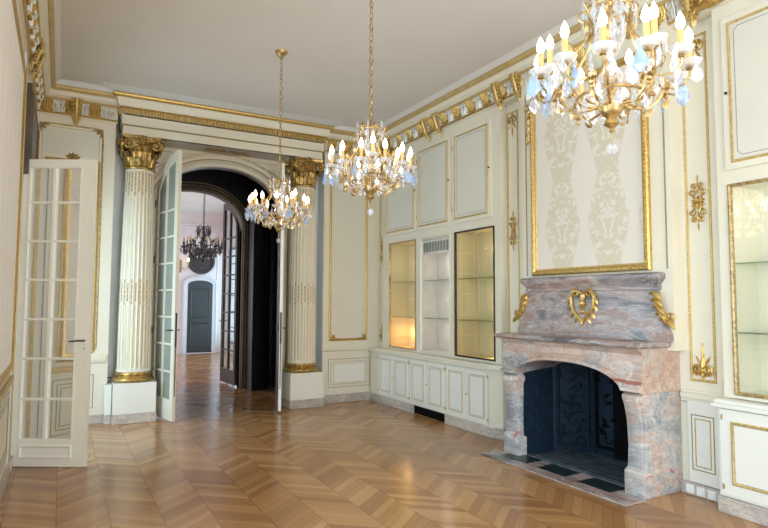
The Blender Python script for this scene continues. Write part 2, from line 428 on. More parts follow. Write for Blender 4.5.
# back wall pieces around the recessed doorway
b = MB(BW(YB)); b.box(XL-.3, .58, 0, ZC, -.33, 0); wb = struct(b.build('wall_back', 'cream', smooth=False))
b = MB(BW(YB)); b.box(3.68, XR, 0, ZC, -.33, 0); b.build('wall_section', 'cream', wb, False)
RY = 8.90                                             # recessed wall plane
DX0, DX1, DZ, DR = 1.16, 3.06, 2.93, .72              # door arch
def arch_z(x, x0, x1, z0, r):
    t = (x-(x0+x1)/2)/((x1-x0)/2); t = max(-1, min(1, t)); return z0+r*max(0, 1-abs(t)**2.2)**.5
def arch_wall(mb, y0, y1, X0, X1, top, x0, x1, z0, r, n=28):
    mp = BW(0); mb.mp = lambda a, b_, w: (a, w, b_)
    mb.box(X0, x0, 0, top, y0, y1); mb.box(x1, X1, 0, top, y0, y1)
    for i in range(n):
        xa = x0+(x1-x0)*(1-math.cos(PI*i/n))/2; xb = x0+(x1-x0)*(1-math.cos(PI*(i+1)/n))/2
        mb.prism([(xa, arch_z(xa, x0, x1, z0, r)), (xb, arch_z(xb, x0, x1, z0, r)), (xb, top), (xa, top)], y0, y1)
b = MB(); arch_wall(b, RY, RY+.03, .3, 3.95, ZC, DX0, DX1, DZ, DR); b.build('recess_wall', 'cream', wb, False)
b = MB(); arch_wall(b, RY+.031, RY+.16, .3, 3.95, ZC, DX0, DX1, DZ, DR); b.build('recess_wall_back', 'dwood', wb, False)
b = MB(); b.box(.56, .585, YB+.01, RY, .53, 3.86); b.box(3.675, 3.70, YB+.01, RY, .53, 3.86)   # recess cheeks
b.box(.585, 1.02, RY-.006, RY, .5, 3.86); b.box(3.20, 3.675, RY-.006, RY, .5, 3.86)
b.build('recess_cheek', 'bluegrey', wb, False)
def arch_path(x0, x1, z0, r, n=30):
    return [(x0+(x1-x0)*(1-math.cos(PI*i/n))/2, arch_z(x0+(x1-x0)*(1-math.cos(PI*i/n))/2, x0, x1, z0, r)) for i in range(n+1)]
def arch_mould(mb, y, x0, x1, z0, r, prof, n=30):     # prof: (outward offset, forward)
    pts = [(x0, 0.0)] + arch_path(x0, x1, z0, r, n) + [(x1, 0.0)]
    rings = []
    for i, p in enumerate(pts):
        a = Vector(pts[max(0, i-1)]); c = Vector(pts[min(len(pts)-1, i+1)]); d = (c-a).normalized(); nn = Vector((-d.y, d.x))
        rings.append([(p[0]+nn.x*o, y-f, max(0, p[1]+nn.y*o)) for o, f in prof])
    mb.mp = None; mb.loft(rings)
tr = sroot('trim_1', (2.11, RY, 0))
b = MB(); arch_mould(b, RY, DX0, DX1, DZ, DR, [(0, -.02), (0, .05), (.03, .06), (.07, .05), (.09, .03), (.13, .03), (.16, .04), (.17, 0), (.1, -.01)]); b.build('door_casing', 'cream', tr)
b = MB(); arch_mould(b, RY, DX0-.09, DX1+.09, DZ, DR+.10, [(0, .028), (.004, .042), (.016, .042), (.02, .028)]); b.build('casing_line', 'tan', tr)
b = MB(); arch_mould(b, RY, DX0-.19, DX1+.19, DZ, DR+.20, [(0, -.005), (.003, .012), (.012, .012), (.015, -.005)]); b.build('casing_line', 'gilt_pale', tr)
# spandrel line panels
for sgn in (-1, 1):
    b = MB(BW(RY)); cx = 2.11
    pts = [(cx+sgn*(.30), 3.80), (cx+sgn*1.12, 3.80), (cx+sgn*1.12, 3.42), (cx+sgn*.98, 3.52), (cx+sgn*.75, 3.67)]
    if sgn < 0: pts = pts[::-1]
    b.mould(pts, G_LINE); b.build('spandrel_moulding', 'greyline', tr)
# passage and far room
pa = sroot('wall_passage', (2.1, 10, 0))
b = MB(); b.box(.38, .5, 9.06, 10.8, 0, 4.2); b.box(3.55, 3.67, 9.06, 10.8, 0, 4.2); b.build('side_wall', 'dwood', pa, False)
b = MB(); b.box(.38, 3.67, 9.06, 10.8, 4.05, 4.2); b.build('passage_ceiling', 'dwood', pa, False)
FX0, FX1 = 1.22, 2.94
b = MB(); arch_wall(b, 10.8, 10.95, -1.2, 4.9, 4.6, FX0, FX1, 2.95, .66); b.build('inner_wall', 'dwood', pa, False)
b = MB(); arch_mould(b, 10.8, FX0, FX1, 2.95, .66, [(0, -.16), (0, .05), (.04, .07), (.06, .03), (.10, .03), (.12, .06), (.16, .06), (.17, 0)]); b.build('inner_casing', 'bwood', pa)
for o in (.02, .085, .135):
    b = MB(); arch_mould(b, 10.73, FX0-o, FX1+o, 2.95, .66+o, [(0, -.02), (.002, .006), (.006, .006), (.008, -.02)]); b.build('casing_line', 'gilt_worn', pa)
# quarter-round corner of panelling and a panelled cupboard door in the passage
b = MB()
ring = [(3.06+.40*math.cos(t), 10.72-.30*math.sin(t)) for t in [PI*k/10 for k in range(11)]]
b.prism([(3.03, 10.80)]+[(x, y) for x, y in ring[::-1] if x > 3.03]+[(3.46, 10.80)], 0, 4.0); b.build('curved_panelling', 'dwood', pa)
b = MB(RW(3.55)); b.rect(9.25, 10.3, 2.02, 3.4, G_MED); b.rect(9.25, 10.3, .25, 1.9, G_MED); b.rect(9.4, 10.15, 2.16, 3.26, G_CREAM); b.build('panel_moulding', 'bwood', pa)
s = MB(RW(3.55)); s.box(9.95, 10.04, 1.30, 1.39, 0, .012); s.box(9.975, 10.015, 1.32, 1.37, .012, .018)
tag(s.build('light_switch', 'plastic', None, False, .003), 'small white light switch on the dark panelled passage wall', 'switch')
M['fwall'] = plain('pinkish_white_wall', (.74, .66, .66), .5, 0, .02)
fr = sroot('wall_far_room', (2, 15, 0))
b = MB(); b.box(-1.2, 4.9, 18.8, 18.95, 0, 4.6); b.box(-1.25, -1.1, 11, 18.8, 0, .4); b.box(-1.25, -1.1, 11, 18.8, 3.3, 4.6); b.box(-1.25, -1.1, 11, 12.9, .4, 3.3); b.box(-1.25, -1.1, 16.1, 18.8, .4, 3.3)
b.build('plaster_wall', 'fwall', fr, False)
b = MB(RW(4.64)); holed(b, 10.95, 18.8, 0, 4.6, [(14.9, 16.5, .3, 3.3), (17.1, 18.7, .3, 3.3)], .15); b.build('window_wall', 'fwall', fr, False)
b = MB(); b.box(-1.2, 4.9, 10.951, 10.97, 3.75, 4.6); b.box(-1.2, FX0-.2, 10.951, 10.97, 0, 3.75); b.box(FX1+.2, 4.63, 10.951, 10.97, 0, 3.75); b.build('near_wall', 'fwall', fr, False)
b = MB(); b.box(-1.25, 4.9, 9.0+1.8, 19, 4.36, 4.5)
struct(b.build('ceiling', 'ceiling', None, False))
b = MB(BW(18.8)); b.box(-1, 4.63, 4.2, 4.36, 0, .12); b.box(-1, 4.63, 4.02, 4.05, 0, .03); b.box(-1, 4.63, .85, .9, 0, .03); b.box(-1, 4.63, 0, .14, 0, .02)
b.rect(1.5, 3.15, 1.0, 3.9, G_MED); b.rect(4.33, 4.58, 1.0, 3.9, G_MED); b.rect(3.3, 4.28, 3.35, 3.95, G_MED); b.build('wall_moulding', 'fwall', fr)
d4 = sroot('door_4', (3.83, 18.8, 0))
b = MB(BW(18.78)); pts = [(3.45, .02), (4.21, .02), (4.21, 2.12)]+[(3.83+.38*math.cos(t), 2.12+.14*math.sin(t)) for t in [PI*k/10 for k in range(1, 10)]]+[(3.45, 2.12)]
b.prism(pts, 0, .03); M['gdoor'] = plain('grey_door_paint', (.04, .045, .05), .5); b.build('door_panel', 'gdoor', d4)
b = MB(BW(18.75)); b.rect(3.53, 4.13, .2, .95, G_MED); b.rect(3.53, 4.13, 1.1, 2.0, G_MED); b.build('panel_moulding', 'gdoor', d4)
b = MB(BW(18.80)); p2 = [(3.40, 0), (4.26, 0), (4.26, 2.14)]+[(3.83+.43*math.cos(t), 2.14+.18*math.sin(t)) for t in [PI*k/10 for k in range(1, 10)]]+[(3.40, 2.14)]
b.mould(p2, [(-.12, 0), (-.12, .05), (-.06, .08), (0, .05), (.05, .05), (.05, 0)]); M['fcase'] = plain('door_casing_paint', (.62, .60, .64), .5); b.build('door_casing', 'fcase', d4)
for k, (y0, y1) in enumerate([(14.9, 16.5), (17.1, 18.7)]):
    r = sroot('window_%d' % (k+5), (4.72, (y0+y1)/2, .3)); f = MB(RW(4.72)); f.rect(y0, y1, .3, 3.3, [(0, -.03), (0, .03), (.06, .03), (.06, -.03)])
    f.box((y0+y1)/2-.03, (y0+y1)/2+.03, .3, 3.3, -.03, .03)
    for j in range(1, 6): f.box(y0, y1, .3+.5*j-.015, .3+.5*j+.015, -.015, .015)
    f.build('window_frame', 'dwood', r, False)
    g = MB(RW(4.72)); g.box(y0+.03, y1-.03, .33, 3.27, -.003, .003); g.build('pane', 'glass', r, False)
# round dark medallion over the far door
b = MB(); b.mp = lambda x, y, z: (3.84+x, 18.76-z, 2.88+y*1.0)
b.lathe([(.001, 0), (.33, 0), (.33, .02), (.36, .035), (.40, .03), (.42, .01), (.42, -.03), (.001, -.03)], n=28)
M['medallion'] = plain('dark_medallion', (.035, .028, .026), .5, 0, .3, 14, .5)
tag(b.build('wall_medallion', 'medallion'), 'dark round medallion on the far room wall above the grey door', 'wall ornament')
s = thing('wall_sconce', (3.22, 18.75, 2.75), 'lit two-candle sconce on the far room wall left of the grey door', 'wall lamp')
b = MB(); b.box(3.19, 3.25, 18.76, 18.80, 2.5, 2.9); b.build('backplate', 'brass', s, False, .005)
for q in (-1, 1):
    b = MB(); b.tube([(3.22, 18.74, 2.65), (3.22+q*.1, 18.66, 2.58), (3.22+q*.2, 18.62, 2.66), (3.22+q*.2, 18.62, 2.74)], .012); b.build('arm', 'brass', s)
    b = MB(); b.lathe([(.015, 2.74), (.015, 2.84)], 3.22+q*.2, 18.62, 8); b.build('candle', 'candle', s)
    b = MB(); b.lathe([(.01, 2.84), (.028, 2.87), (.022, 2.91), (.003, 2.95)], 3.22+q*.2, 18.62, 8); b.build('bulb', 'bulb', s)
# wall behind the camera
b = MB(); b.mp = lambda a, z, w: (a, YF+w, z); holed(b, XL, 5.0, 0, ZC, [(.9, 3.5, .3, 3.3)], .2); struct(b.build('wall_front', 'cream', smooth=False))
r = sroot('window_7', (2.2, YF-.1, .3)); b = MB(); b.mp = lambda a, z, w: (a, YF-.1+w, z)
b.rect(.9, 3.5, .3, 3.3, [(0, -.03), (0, .03), (.07, .03), (.07, -.03)]); b.box(2.16, 2.24, .3, 3.3, -.03, .03)
for j in range(1, 6): b.box(.9, 3.5, .3+.5*j-.015, .3+.5*j+.015, -.015, .015)
b.build('window_frame', 'white', r, False)

# ------------------------------------------------------------------ cornice
def cornice(name, path):
    r = sroot(name, (path[0][0], path[0][1], 4.03))
    b = MB(); sweep(b, path, [(-.09, 4.02), (.02, 4.02), (.02, 4.05), (.035, 4.06), (.03, 4.10), (.04, 4.16), (.07, 4.21), (.10, 4.215), (.10, 4.235), (.12, 4.25), (.155, 4.27), (.165, 4.30), (.20, 4.335), (.20, 4.37), (-.09, 4.37)])
    b.build('cornice_body', 'cream', r)
    b = MB(); sweep(b, path, [(.183, 4.318), (.19, 4.312), (.226, 4.338), (.231, 4.352), (.227, 4.372), (.19, 4.372)]); b.build('gilt_edge', 'gilt_edge', r)
    b = MB(); sweep(b, path, [(.10, 4.213), (.112, 4.209), (.12, 4.216), (.116, 4.240), (.10, 4.240)]); b.build('gilt_line', 'gilt_edge', r)
    b = MB(); sweep(b, path, [(.018, 4.045), (.035, 4.04), (.043, 4.052), (.035, 4.066), (.02, 4.066)]); b.build('gilt_line', 'gilt', r)
    b = MB(); sweep(b, path, [(.05, 4.365), (.205, 4.365), (.225, 4.385), (.25, 4.41), (.285, 4.4295), (.05, 4.4295)]); b.build('cove', 'ceiling' if name in ('trim_2', 'trim_3') else 'cove', r)
    return r
def shell(mb, a, z0=4.066):       # gold shell in the frieze cove: fluted fan with a raised lip
    n = 10; rings = []
    for i in range(n+1):
        t = i/n; x = a+(t-.5)*.145; lip = .135+.022*math.sin(PI*t); gr = .010*(i % 2)
        rings.append([(x, z0, .030), (a+(t-.5)*.10, z0+.02, .062+gr), (x, z0+lip*.6, .060+gr), (x, z0+lip, .100+gr), (x, z0+lip+.006, .075), (x, z0+lip, .03)])
    mb.loft(rings); mb.ball((a, z0+.012, .062), .022, 8, 5, (1.6, .8, .8))
def silver_leaf(mb, a, z0=4.066):
    for q in (-1, 1):
        mb.leaf(a+q*.022, z0, PI/2-q*.10, .165, .055, .035, .045)
        mb.leaf(a+q*.045, z0+.02, PI/2-q*.55, .10, .045, .03, .04)
        mb.tube([(p[0], p[1], .065+.25*(p[1]-z0)) for p in spiral(a+q*.040, z0+.115, .030, .006, PI/2, PI/2-q*4.5, 10)], .009, 5)
    mb.tube([(a, z0+.0, .06), (a, z0+.07, .075), (a, z0+.14, .10)], .008, 5)
def bracket(mb, a):
    st = [(4.235, .135), (4.19, .135), (4.145, .115), (4.10, .10), (4.055, .085), (4.015, .06)]
    mb.tube([(a, 4.25, .11)]+[(a, z, w) for z, w in st]+[(a, 3.985, .03)], [.012, .02, .02, .018, .018, .016, .014, .008], 6)
    for i, (z, w) in enumerate(st):
        for q in (-1, 1):
            mb.leaf(a+q*.008, z+.01, -PI/2+q*1.0, .080-.005*i, .045, .028, w-.02)
    for q in (-1, 1):
        mb.tube([(p[0], p[1], .13) for p in spiral(a+q*.036, 4.245, .034, .008, -PI/2, -PI/2+q*5.5, 12)], .009, 5)
        mb.tube([(p[0], p[1], .085) for p in spiral(a+q*.028, 4.03, .026, .007, PI/2, PI/2-q*5.2, 10)], .008, 5)
    mb.leaf(a, 4.02, -PI/2, .10, .07, .03, .03)
def frieze(root, mp, a0, a1, skip=(), step=.305, br=()):
    n = int(round((a1-a0)/step)); st = (a1-a0)/n
    for i in range(n):
        a = a0+st*(i+.5)
        if any(abs(a-x) < .06 for x in br): pass
        b = MB(mp); shell(b, a-st*.22); b.build('gilt_shell', 'gilt', root)
        b = MB(mp); silver_leaf(b, a+st*.26); b.build('silvered_leaf', 'silver', root)
    for x in br:
        b = MB(mp); bracket(b, x); b.build('bracket', 'gilt_pale', root)
c1 = cornice('trim_2', [(XB, YB), (XB, YF)])
frieze(c1, RW(XB), 1.6, 8.55, br=(8.30, 8.05, 6.95, 6.65, 5.36, 5.02, 3.25, 2.90))
b = MB(RW(XB))
for k in range(9): b.leaf(2.80, 4.05, PI/2+(k-4)*.42, .16, .06, .05, .06)
b.build('gilt_crest', 'gilt', c1)
c2 = cornice('trim_3', [(XL, YF), (XL, YB)]); frieze(c2, LW(XL), 2.4, 8.5, br=(7.05, 6.75, 4.9, 4.6))
c3 = cornice('trim_4', [(XL, YB), (.60, YB)]); frieze(c3, BW(YB), XL+.06, .52, br=(.10,), step=.26)
c4 = cornice('trim_5', [(3.66, YB), (XB, YB)]); frieze(c4, BW(YB), 3.7, 4.55, br=())

# ------------------------------------------------------------------ entablature over the columns
EY, EX0, EX1 = 8.44, .66, 3.56
e = sroot('trim_6', (2.11, EY, 3.86))
ep = [(EX0, YB+.25), (EX0, EY), (EX1, EY), (EX1, YB+.25)]
def esweep(mb, prof): sweep(mb, ep, prof)
b = MB(); b.box(EX0+.02, EX1-.02, EY+.02, RY, 3.86, 4.40)
esweep(b, [(-.1, 3.86), (0, 3.86), (0, 3.975), (.018, 3.985), (.018, 4.10), (.03, 4.11), (.03, 4.205), (.06, 4.22), (.075, 4.24), (.09, 4.32), (.115, 4.335), (.115, 4.385), (-.1, 4.385)]); b.build('entablature_body', 'cream', e, True, 0, 25)
b = MB(); esweep(b, [(.09, 4.327), (.118, 4.330), (.138, 4.345), (.142, 4.366), (.125, 4.384), (.09, 4.384)]); b.build('gilt_edge', 'gilt', e)
b = MB(); esweep(b, [(0, 3.972), (.012, 3.970), (.026, 3.980), (.018, 3.990), (0, 3.99)]); b.build('casing_line', 'tan', e)
b = MB(); esweep(b, [(.02, 4.198), (.045, 4.198), (.063, 4.214), (.058, 4.226), (.02, 4.226)]); b.build('gilt_line', 'gilt', e)
b = MB(); esweep(b, [(-.05, 4.38), (.12, 4.38), (.15, 4.395), (.20, 4.415), (.27, 4.4295), (-.05, 4.4295)]); b.build('cove', 'cove', e)
b = MB()
nD = 74
for i in range(nD):
    x = EX0-.03+(EX1-EX0+.06)*(i+.5)/nD
    b.box(x-.013, x+.013, EY-.062, EY-.028, 4.125, 4.198)
for i in range(6):
    for xx in (EX0-.062, EX1+.028):
        y = EY+.02+i*.039; b.box(xx, xx+.034, y-.013, y+.013, 4.125, 4.198)
b.build('dentil_row', 'gilt', e, False)
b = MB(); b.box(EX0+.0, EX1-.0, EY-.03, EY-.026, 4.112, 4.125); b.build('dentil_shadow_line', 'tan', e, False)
# carved soffit
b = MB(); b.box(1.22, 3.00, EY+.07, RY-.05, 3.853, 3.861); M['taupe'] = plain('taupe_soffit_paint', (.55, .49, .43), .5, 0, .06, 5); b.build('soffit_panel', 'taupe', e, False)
b = MB(); b.mp = lambda a, c, w: (a, c, 3.855-w)
for q in (-1, 1):
    for k in range(4):
        b.leaf(2.11+q*(.02+k*.07), EY+.23, (0 if q > 0 else PI)+(.5 if k % 2 else -.5), .13, .07, .02)
        b.tube(spiral(2.11+q*(.07+k*.08), EY+.23+(.04 if k % 2 else -.04), .04, .01, 0, q*5, 10, .008), .008, 5)
b.build('carved_ornament', 'gilt_worn', e)

# ------------------------------------------------------------------ wall panels and gilded ornament (parts of the walls)
def panel(root, mp, a0, a1, b0, b1, prof=G_THIN, mat='gilt_pale', notch=0, inner=None):
    b = MB(mp)
    def poly(i, nt):
        x0, x1, y0, y1 = a0+i, a1-i, b0+i, b1-i
        if not nt: return [(x0, y0), (x1, y0), (x1, y1), (x0, y1)]
        return [(x0+nt, y0), (x1-nt, y0), (x1-nt*.3, y0+nt*.3), (x1, y0+nt), (x1, y1-nt), (x1-nt*.3, y1-nt*.3), (x1-nt, y1), (x0+nt, y1), (x0+nt*.3, y1-nt*.3), (x0, y1-nt), (x0, y0+nt), (x0+nt*.3, y0+nt*.3)]
    b.mould(poly(0, notch), prof); b.build('panel_moulding', mat, root)
    if inner:
        b = MB(mp); b.mould(poly(inner[0], inner[1]), G_HAIR); b.build('panel_line', inner[2], root)
def arabesque(root, mp, ca, cb, hw, hh, mat='gilt', name='gilt_arabesque'):
    b = MB(mp); s = min(hw, hh*.45)
    for k in range(8): b.leaf(ca, cb, k*PI/4, s*.75, s*.4, .022, .002)
    for v in (-1, 1):
        b.leaf(ca, cb+v*hh*.35, v*PI/2, hh*.4, s*.35, .02); b.leaf(ca, cb+v*hh*.75, v*PI/2, hh*.27, s*.2, .015)
        for h in (-1, 1):
            b.tube([(ca+h*s*.1, cb+v*s*.2, .01), (ca+h*hw*.45, cb+v*hh*.18, .014)]+[(p[0], p[1], .014) for p in spiral(ca+h*hw*.62, cb+v*hh*.34, hw*.40, hw*.09, PI if h > 0 else 0, (PI if h > 0 else 0)-h*v*5.6, 12)], .008, 5)
            b.tube([(p[0], p[1], .012) for p in spiral(ca+h*hw*.36, cb+v*hh*.62, hw*.34, hw*.08, -v*PI/2, -v*PI/2+h*v*5.2, 12)], .007, 5)
            b.leaf(ca+h*hw*.3, cb+v*hh*.2, math.atan2(v*.6, h), hw*.6, s*.22, .014); b.leaf(ca+h*hw*.2, cb+v*hh*.5, math.atan2(v, h*.7), hw*.5, s*.18, .012)
            b.leaf(ca+h*hw*.4, cb+v*hh*.12, math.atan2(-v*.3, h), hw*.45, s*.2, .012)
    return b.build(name, mat, root)
def corner_scroll(mb, a, b_, da, db, s):
    mb.tube([(p[0], p[1], .02) for p in spiral(a+da*s*.35, b_+db*s*.35, s*.35, s*.07, math.atan2(-db, -da), math.atan2(-db, -da)+5.2, 12)], s*.07, 6)
    mb.leaf(a, b_, math.atan2(db*.15, da), s*1.1, s*.32, .02); mb.leaf(a, b_, math.atan2(db, da*.15), s*1.1, s*.32, .02)
    mb.leaf(a+da*s*.1, b_+db*s*.1, math.atan2(db, da), s*.8, s*.35, .028)
    mb.ball((a+da*s*.2, b_+db*s*.2, .02), s*.14)
rw = RW(XR); rbk = RW(XB)
# right pilaster panel beside the fireplace, left pilaster panel, corner strip
for (y0, y1, mp_) in ((2.875, 3.105, rw), (5.20, 5.40, rw), (8.40, 8.56, RW(XR-.04))):
    z0 = .945
    panel(wr, mp_, y0, y1, z0, 3.92, G_THIN, 'gilt_pale', 0, None)
    yc = (y0+y1)/2; hw = (y1-y0)/2-.035
    arabesque(wr, mp_, yc, 2.46, hw, .24)
    b = MB(mp_)
    for sg_, zb in ((1, z0+.03), (-1, 3.89)):
        for h in (-1, 1):
            b.tube([(p[0], p[1], .015) for p in spiral(yc+h*hw*.55, zb+sg_*.075, hw*.55, hw*.12, -sg_*PI/2, -sg_*PI/2+h*sg_*9, 24)], .012, 5)
            b.leaf(yc, zb+sg_*.02, math.atan2(sg_*.7, h), hw*1.1, .04, .018); b.leaf(yc+h*hw*.3, zb+sg_*.12, math.atan2(sg_, h*.6), .08, .025, .014)
        b.leaf(yc, zb, sg_*PI/2, .20, .06, .03); b.leaf(yc, zb+sg_*.16, sg_*PI/2, .14, .025, .015); b.ball((yc, zb+sg_*.07, .02), .028)
    b.build('gilt_end_ornament', 'gilt_worn' if yc > 5 else 'gilt', wr)
# chimney breast edge mouldings
for y in (3.18, 4.90):
    b = MB(RW(XR-.16)); b.box(y-.006, y+.006, 1.9, 3.95, 0, .006); b.build('edge_line', 'tan', wr, False)
b = MB(rw); b.box(5.09, 5.10, .9, 3.95, 0, .006); b.box(5.455-.05, 5.457-.05, .9, 3.95, 0, .004); b.build('edge_line', 'gilt_pale', wr, False)
# chair rail + dado on the right wall segments
def rail(root, mp, a0, a1, z=.80, mat='cream'):
    b = MB(mp); b.box(a0, a1, z, z+.045, 0, .03); b.box(a0, a1, z-.03, z, 0, .015); b.box(a0, a1, z+.045, z+.07, 0, .018); b.build('chair_rail', mat, root, False, .004)
    b = MB(mp); b.box(a0, a1, z-.036, z-.030, 0, .012); b.build('rail_line', 'greyline', root, False)
rail(wr, rw, 2.765, 3.19); rail(wr, rw, 4.97, 5.325)
panel(wr, rw, 2.90, 3.10, .21, .67, G_LINE, 'tan', 0, None); panel(wr, rw, 2.925, 3.075, .235, .645, G_LINE, 'gilt_pale', 0, None)
b = MB(rw); b.box(2.78, 3.13, .105, .775, 0, .02); b.build('dado_panel', 'white', wr, False, .004)
panel(wr, RW(XR-.02), 2.90, 3.10, .21, .67, G_LINE, 'tan', 0, None); panel(wr, RW(XR-.02), 2.93, 3.07, .24, .64, G_LINE, 'gilt_pale', 0, None)
b = MB(rw); b.box(2.77, 3.2, 0, .10, 0, .03); b.box(4.93, 5.33, 0, .10, 0, .03); struct(b.build('baseboard_right', 'plinth', None, False, .004))
for k, y in enumerate((3.115, 3.02, 2.925)):
    s = MB(RW(XR-.03)); s.box(y-.036, y+.036, .012, .084, 0, .014)
    root = s.build('wall_socket', 'plastic', None, False, .004)
    tag(root, ['white wall socket low on the wall, nearest the fireplace', 'middle of the three white wall sockets right of the fireplace', 'white wall socket nearest the projecting cabinet plinth'][k], 'socket', 'white sockets along the skirting')
    root.location = (0, 0, 0)
    s = MB(RW(XR-.045)); s.lathe; s.mp = None
    ring = []
    for rr, xx in ((.024, XR-.0445), (.024, XR-.049), (.019, XR-.049), (.019, XR-.0455)):
        ring.append([(xx, y+rr*math.cos(t), .048+rr*math.sin(t)) for t in [2*PI*i/14 for i in range(14)]])
    s.loft(ring); s.build('socket_ring', 'plastic', root)

# back wall, right-hand panel
bw = BW(YB)
panel(wb, bw, 3.775, 4.47, .975, 3.90, G_MED, 'gilt', 0, None)
panel(wb, bw, 3.84, 4.405, 1.04, 3.84, G_HAIR, 'gilt_pale', .05, None)
b = MB(bw); b.box(3.82, 4.425, 1.02, 3.86, 0, .004); b.build('panel_field', 'field', wb, False)
b = MB(bw)
for (a, z, da, db) in ((3.80, 1.0, 1, 1), (4.445, 1.0, -1, 1), (3.80, 3.875, 1, -1), (4.445, 3.875, -1, -1)): corner_scroll(b, a, z, da, db, .13)
b.build('gilt_corner', 'gilt', wb)
panel(wb, bw, 3.775, 4.52, .235, .69, G_LINE, 'greyline', 0, (.045, 0, 'greyline')); panel(wb, bw, 3.86, 4.435, .30, .625, G_CREAM, 'cream', 0, None)
b = MB(bw); b.box(3.87, 4.425, .31, .615, 0, .006); b.build('dado_field', 'white', wb, False)
rail(wb, bw, 3.66, 4.68, .85)
# back wall, left-hand panel (upper notched field, tall framed field below)
panel(wb, bw, -.33, .44, .90, 3.93, G_THIN, 'gilt_worn', .09, (.05, .07, 'tan'))
b = MB(bw); b.box(-.26, .38, 3.52, 3.84, 0, .004); b.build('panel_field', 'field', wb, False)
b = MB(bw); b.rect(-.24, .41, .955, 3.47, G_MED); b.build('gilt_frame', 'gilt', wb)
b = MB(bw); b.box(-.20, .37, .99, 3.43, 0, .006); b.build('panel_field', 'white', wb, False)
b = MB(bw)
for i in range(60):
    z = 1.03+i*.04; b.ball((.35, z, .008), .009, 6, 4)
b.build('bead_moulding', 'tan', wb)
b = MB(bw)
for (a, z, da, db) in ((-.31, 3.91, 1, -1), (.42, 3.91, -1, -1)): corner_scroll(b, a, z, da, db, .11)
for k in range(5): b.leaf(.08, 3.47, PI/2+(k-2)*.55, .10, .05, .03)
b.build('gilt_corner', 'gilt_worn', wb)
rail(wb, bw, XL, .56, .82)
for i, m_ in ((0, 'greyline'), (.04, 'greyline'), (.075, 'tan')): panel(wb, bw, -.27+i, .42-i, .20+i, .64-i, G_LINE, m_)
b = MB(bw); b.box(XL, .585, 0, .11, 0, .025); b.box(3.66, 4.68, 0, .13, 0, .035); struct(b.build('baseboard_back', 'plinth', None, False, .004))
# blue-grey shadow slot between left panel and column: thin black cable
b = MB(); b.tube([(.585, 8.66, .58), (.66, 8.70, .575), (.75, 8.75, .57)], .006); tag(b.build('cable', 'black'), 'short black cable behind the left column base', 'cable')

# left wall: damask panel in gilt frame, dado
t_ = thing('damask_wall_panel', (XL+.01, 4.9, .95), 'tall pale damask wall panel in a gilt frame on the left wall beside the mirrored door', 'wall panel')
b = MB(LW(XL)); b.box(3.56, 6.29, 1.0, 3.72, .001, .008); b.build('fabric', 'damask_left', t_, False)
b = MB(LW(XL)); b.rect(3.5, 6.345, .96, 3.78, [(0, 0), (0, .012), (.015, .022), (.04, .026), (.06, .018), (.08, .012), (.085, 0)]); b.build('gilt_frame', 'gilt', t_)
b = MB(LW(XL)); b.box(3.4, 6.42, .855, .915, 0, .03); b.build('chair_rail', 'gilt_pale', wl, False, .006)
b = MB(LW(XL)); b.box(6.44, 6.80, 0, 4.0, 0, .012); b.box(8.17, 8.37, 0, 4.0, 0, .035); b.build('window_casing', 'white', wl, False, .005)
b = MB(LW(XL)); b.box(6.7, 8.3, 2.86, 3.78, .0, .06); b.rect(6.78, 8.22, 2.94, 3.72, [(0, .06), (.006, .075), (.02, .075), (.03, .06)]); b.build('window_pelmet', 'bwood', wl, False)
for i, m_ in ((0, 'greyline'), (.05, 'tan'), (.09, 'greyline')): panel(wl, LW(XL), 3.6+i, 6.38-i, .2+i, .78-i, G_LINE, m_)
b = MB(LW(XL)); b.box(3.4, 6.56, 0, .11, 0, .025); b.box(6.56, 8.6, 0, .11, 0, .036); struct(b.build('baseboard_left', 'plinth', None, False, .004))

b = MB(LW(XL)); b.box(6.60, 6.635, .12, 3.9, .012, .018); b.build('casing_gilt_line', 'gilt_pale', wl, False)
b = MB(LW(XL)); b.box(6.515, 6.525, .12, 3.9, .012, .016); b.box(6.46, 6.466, .12, 3.9, .012, .016); b.build('casing_line', 'greyline', wl, False)
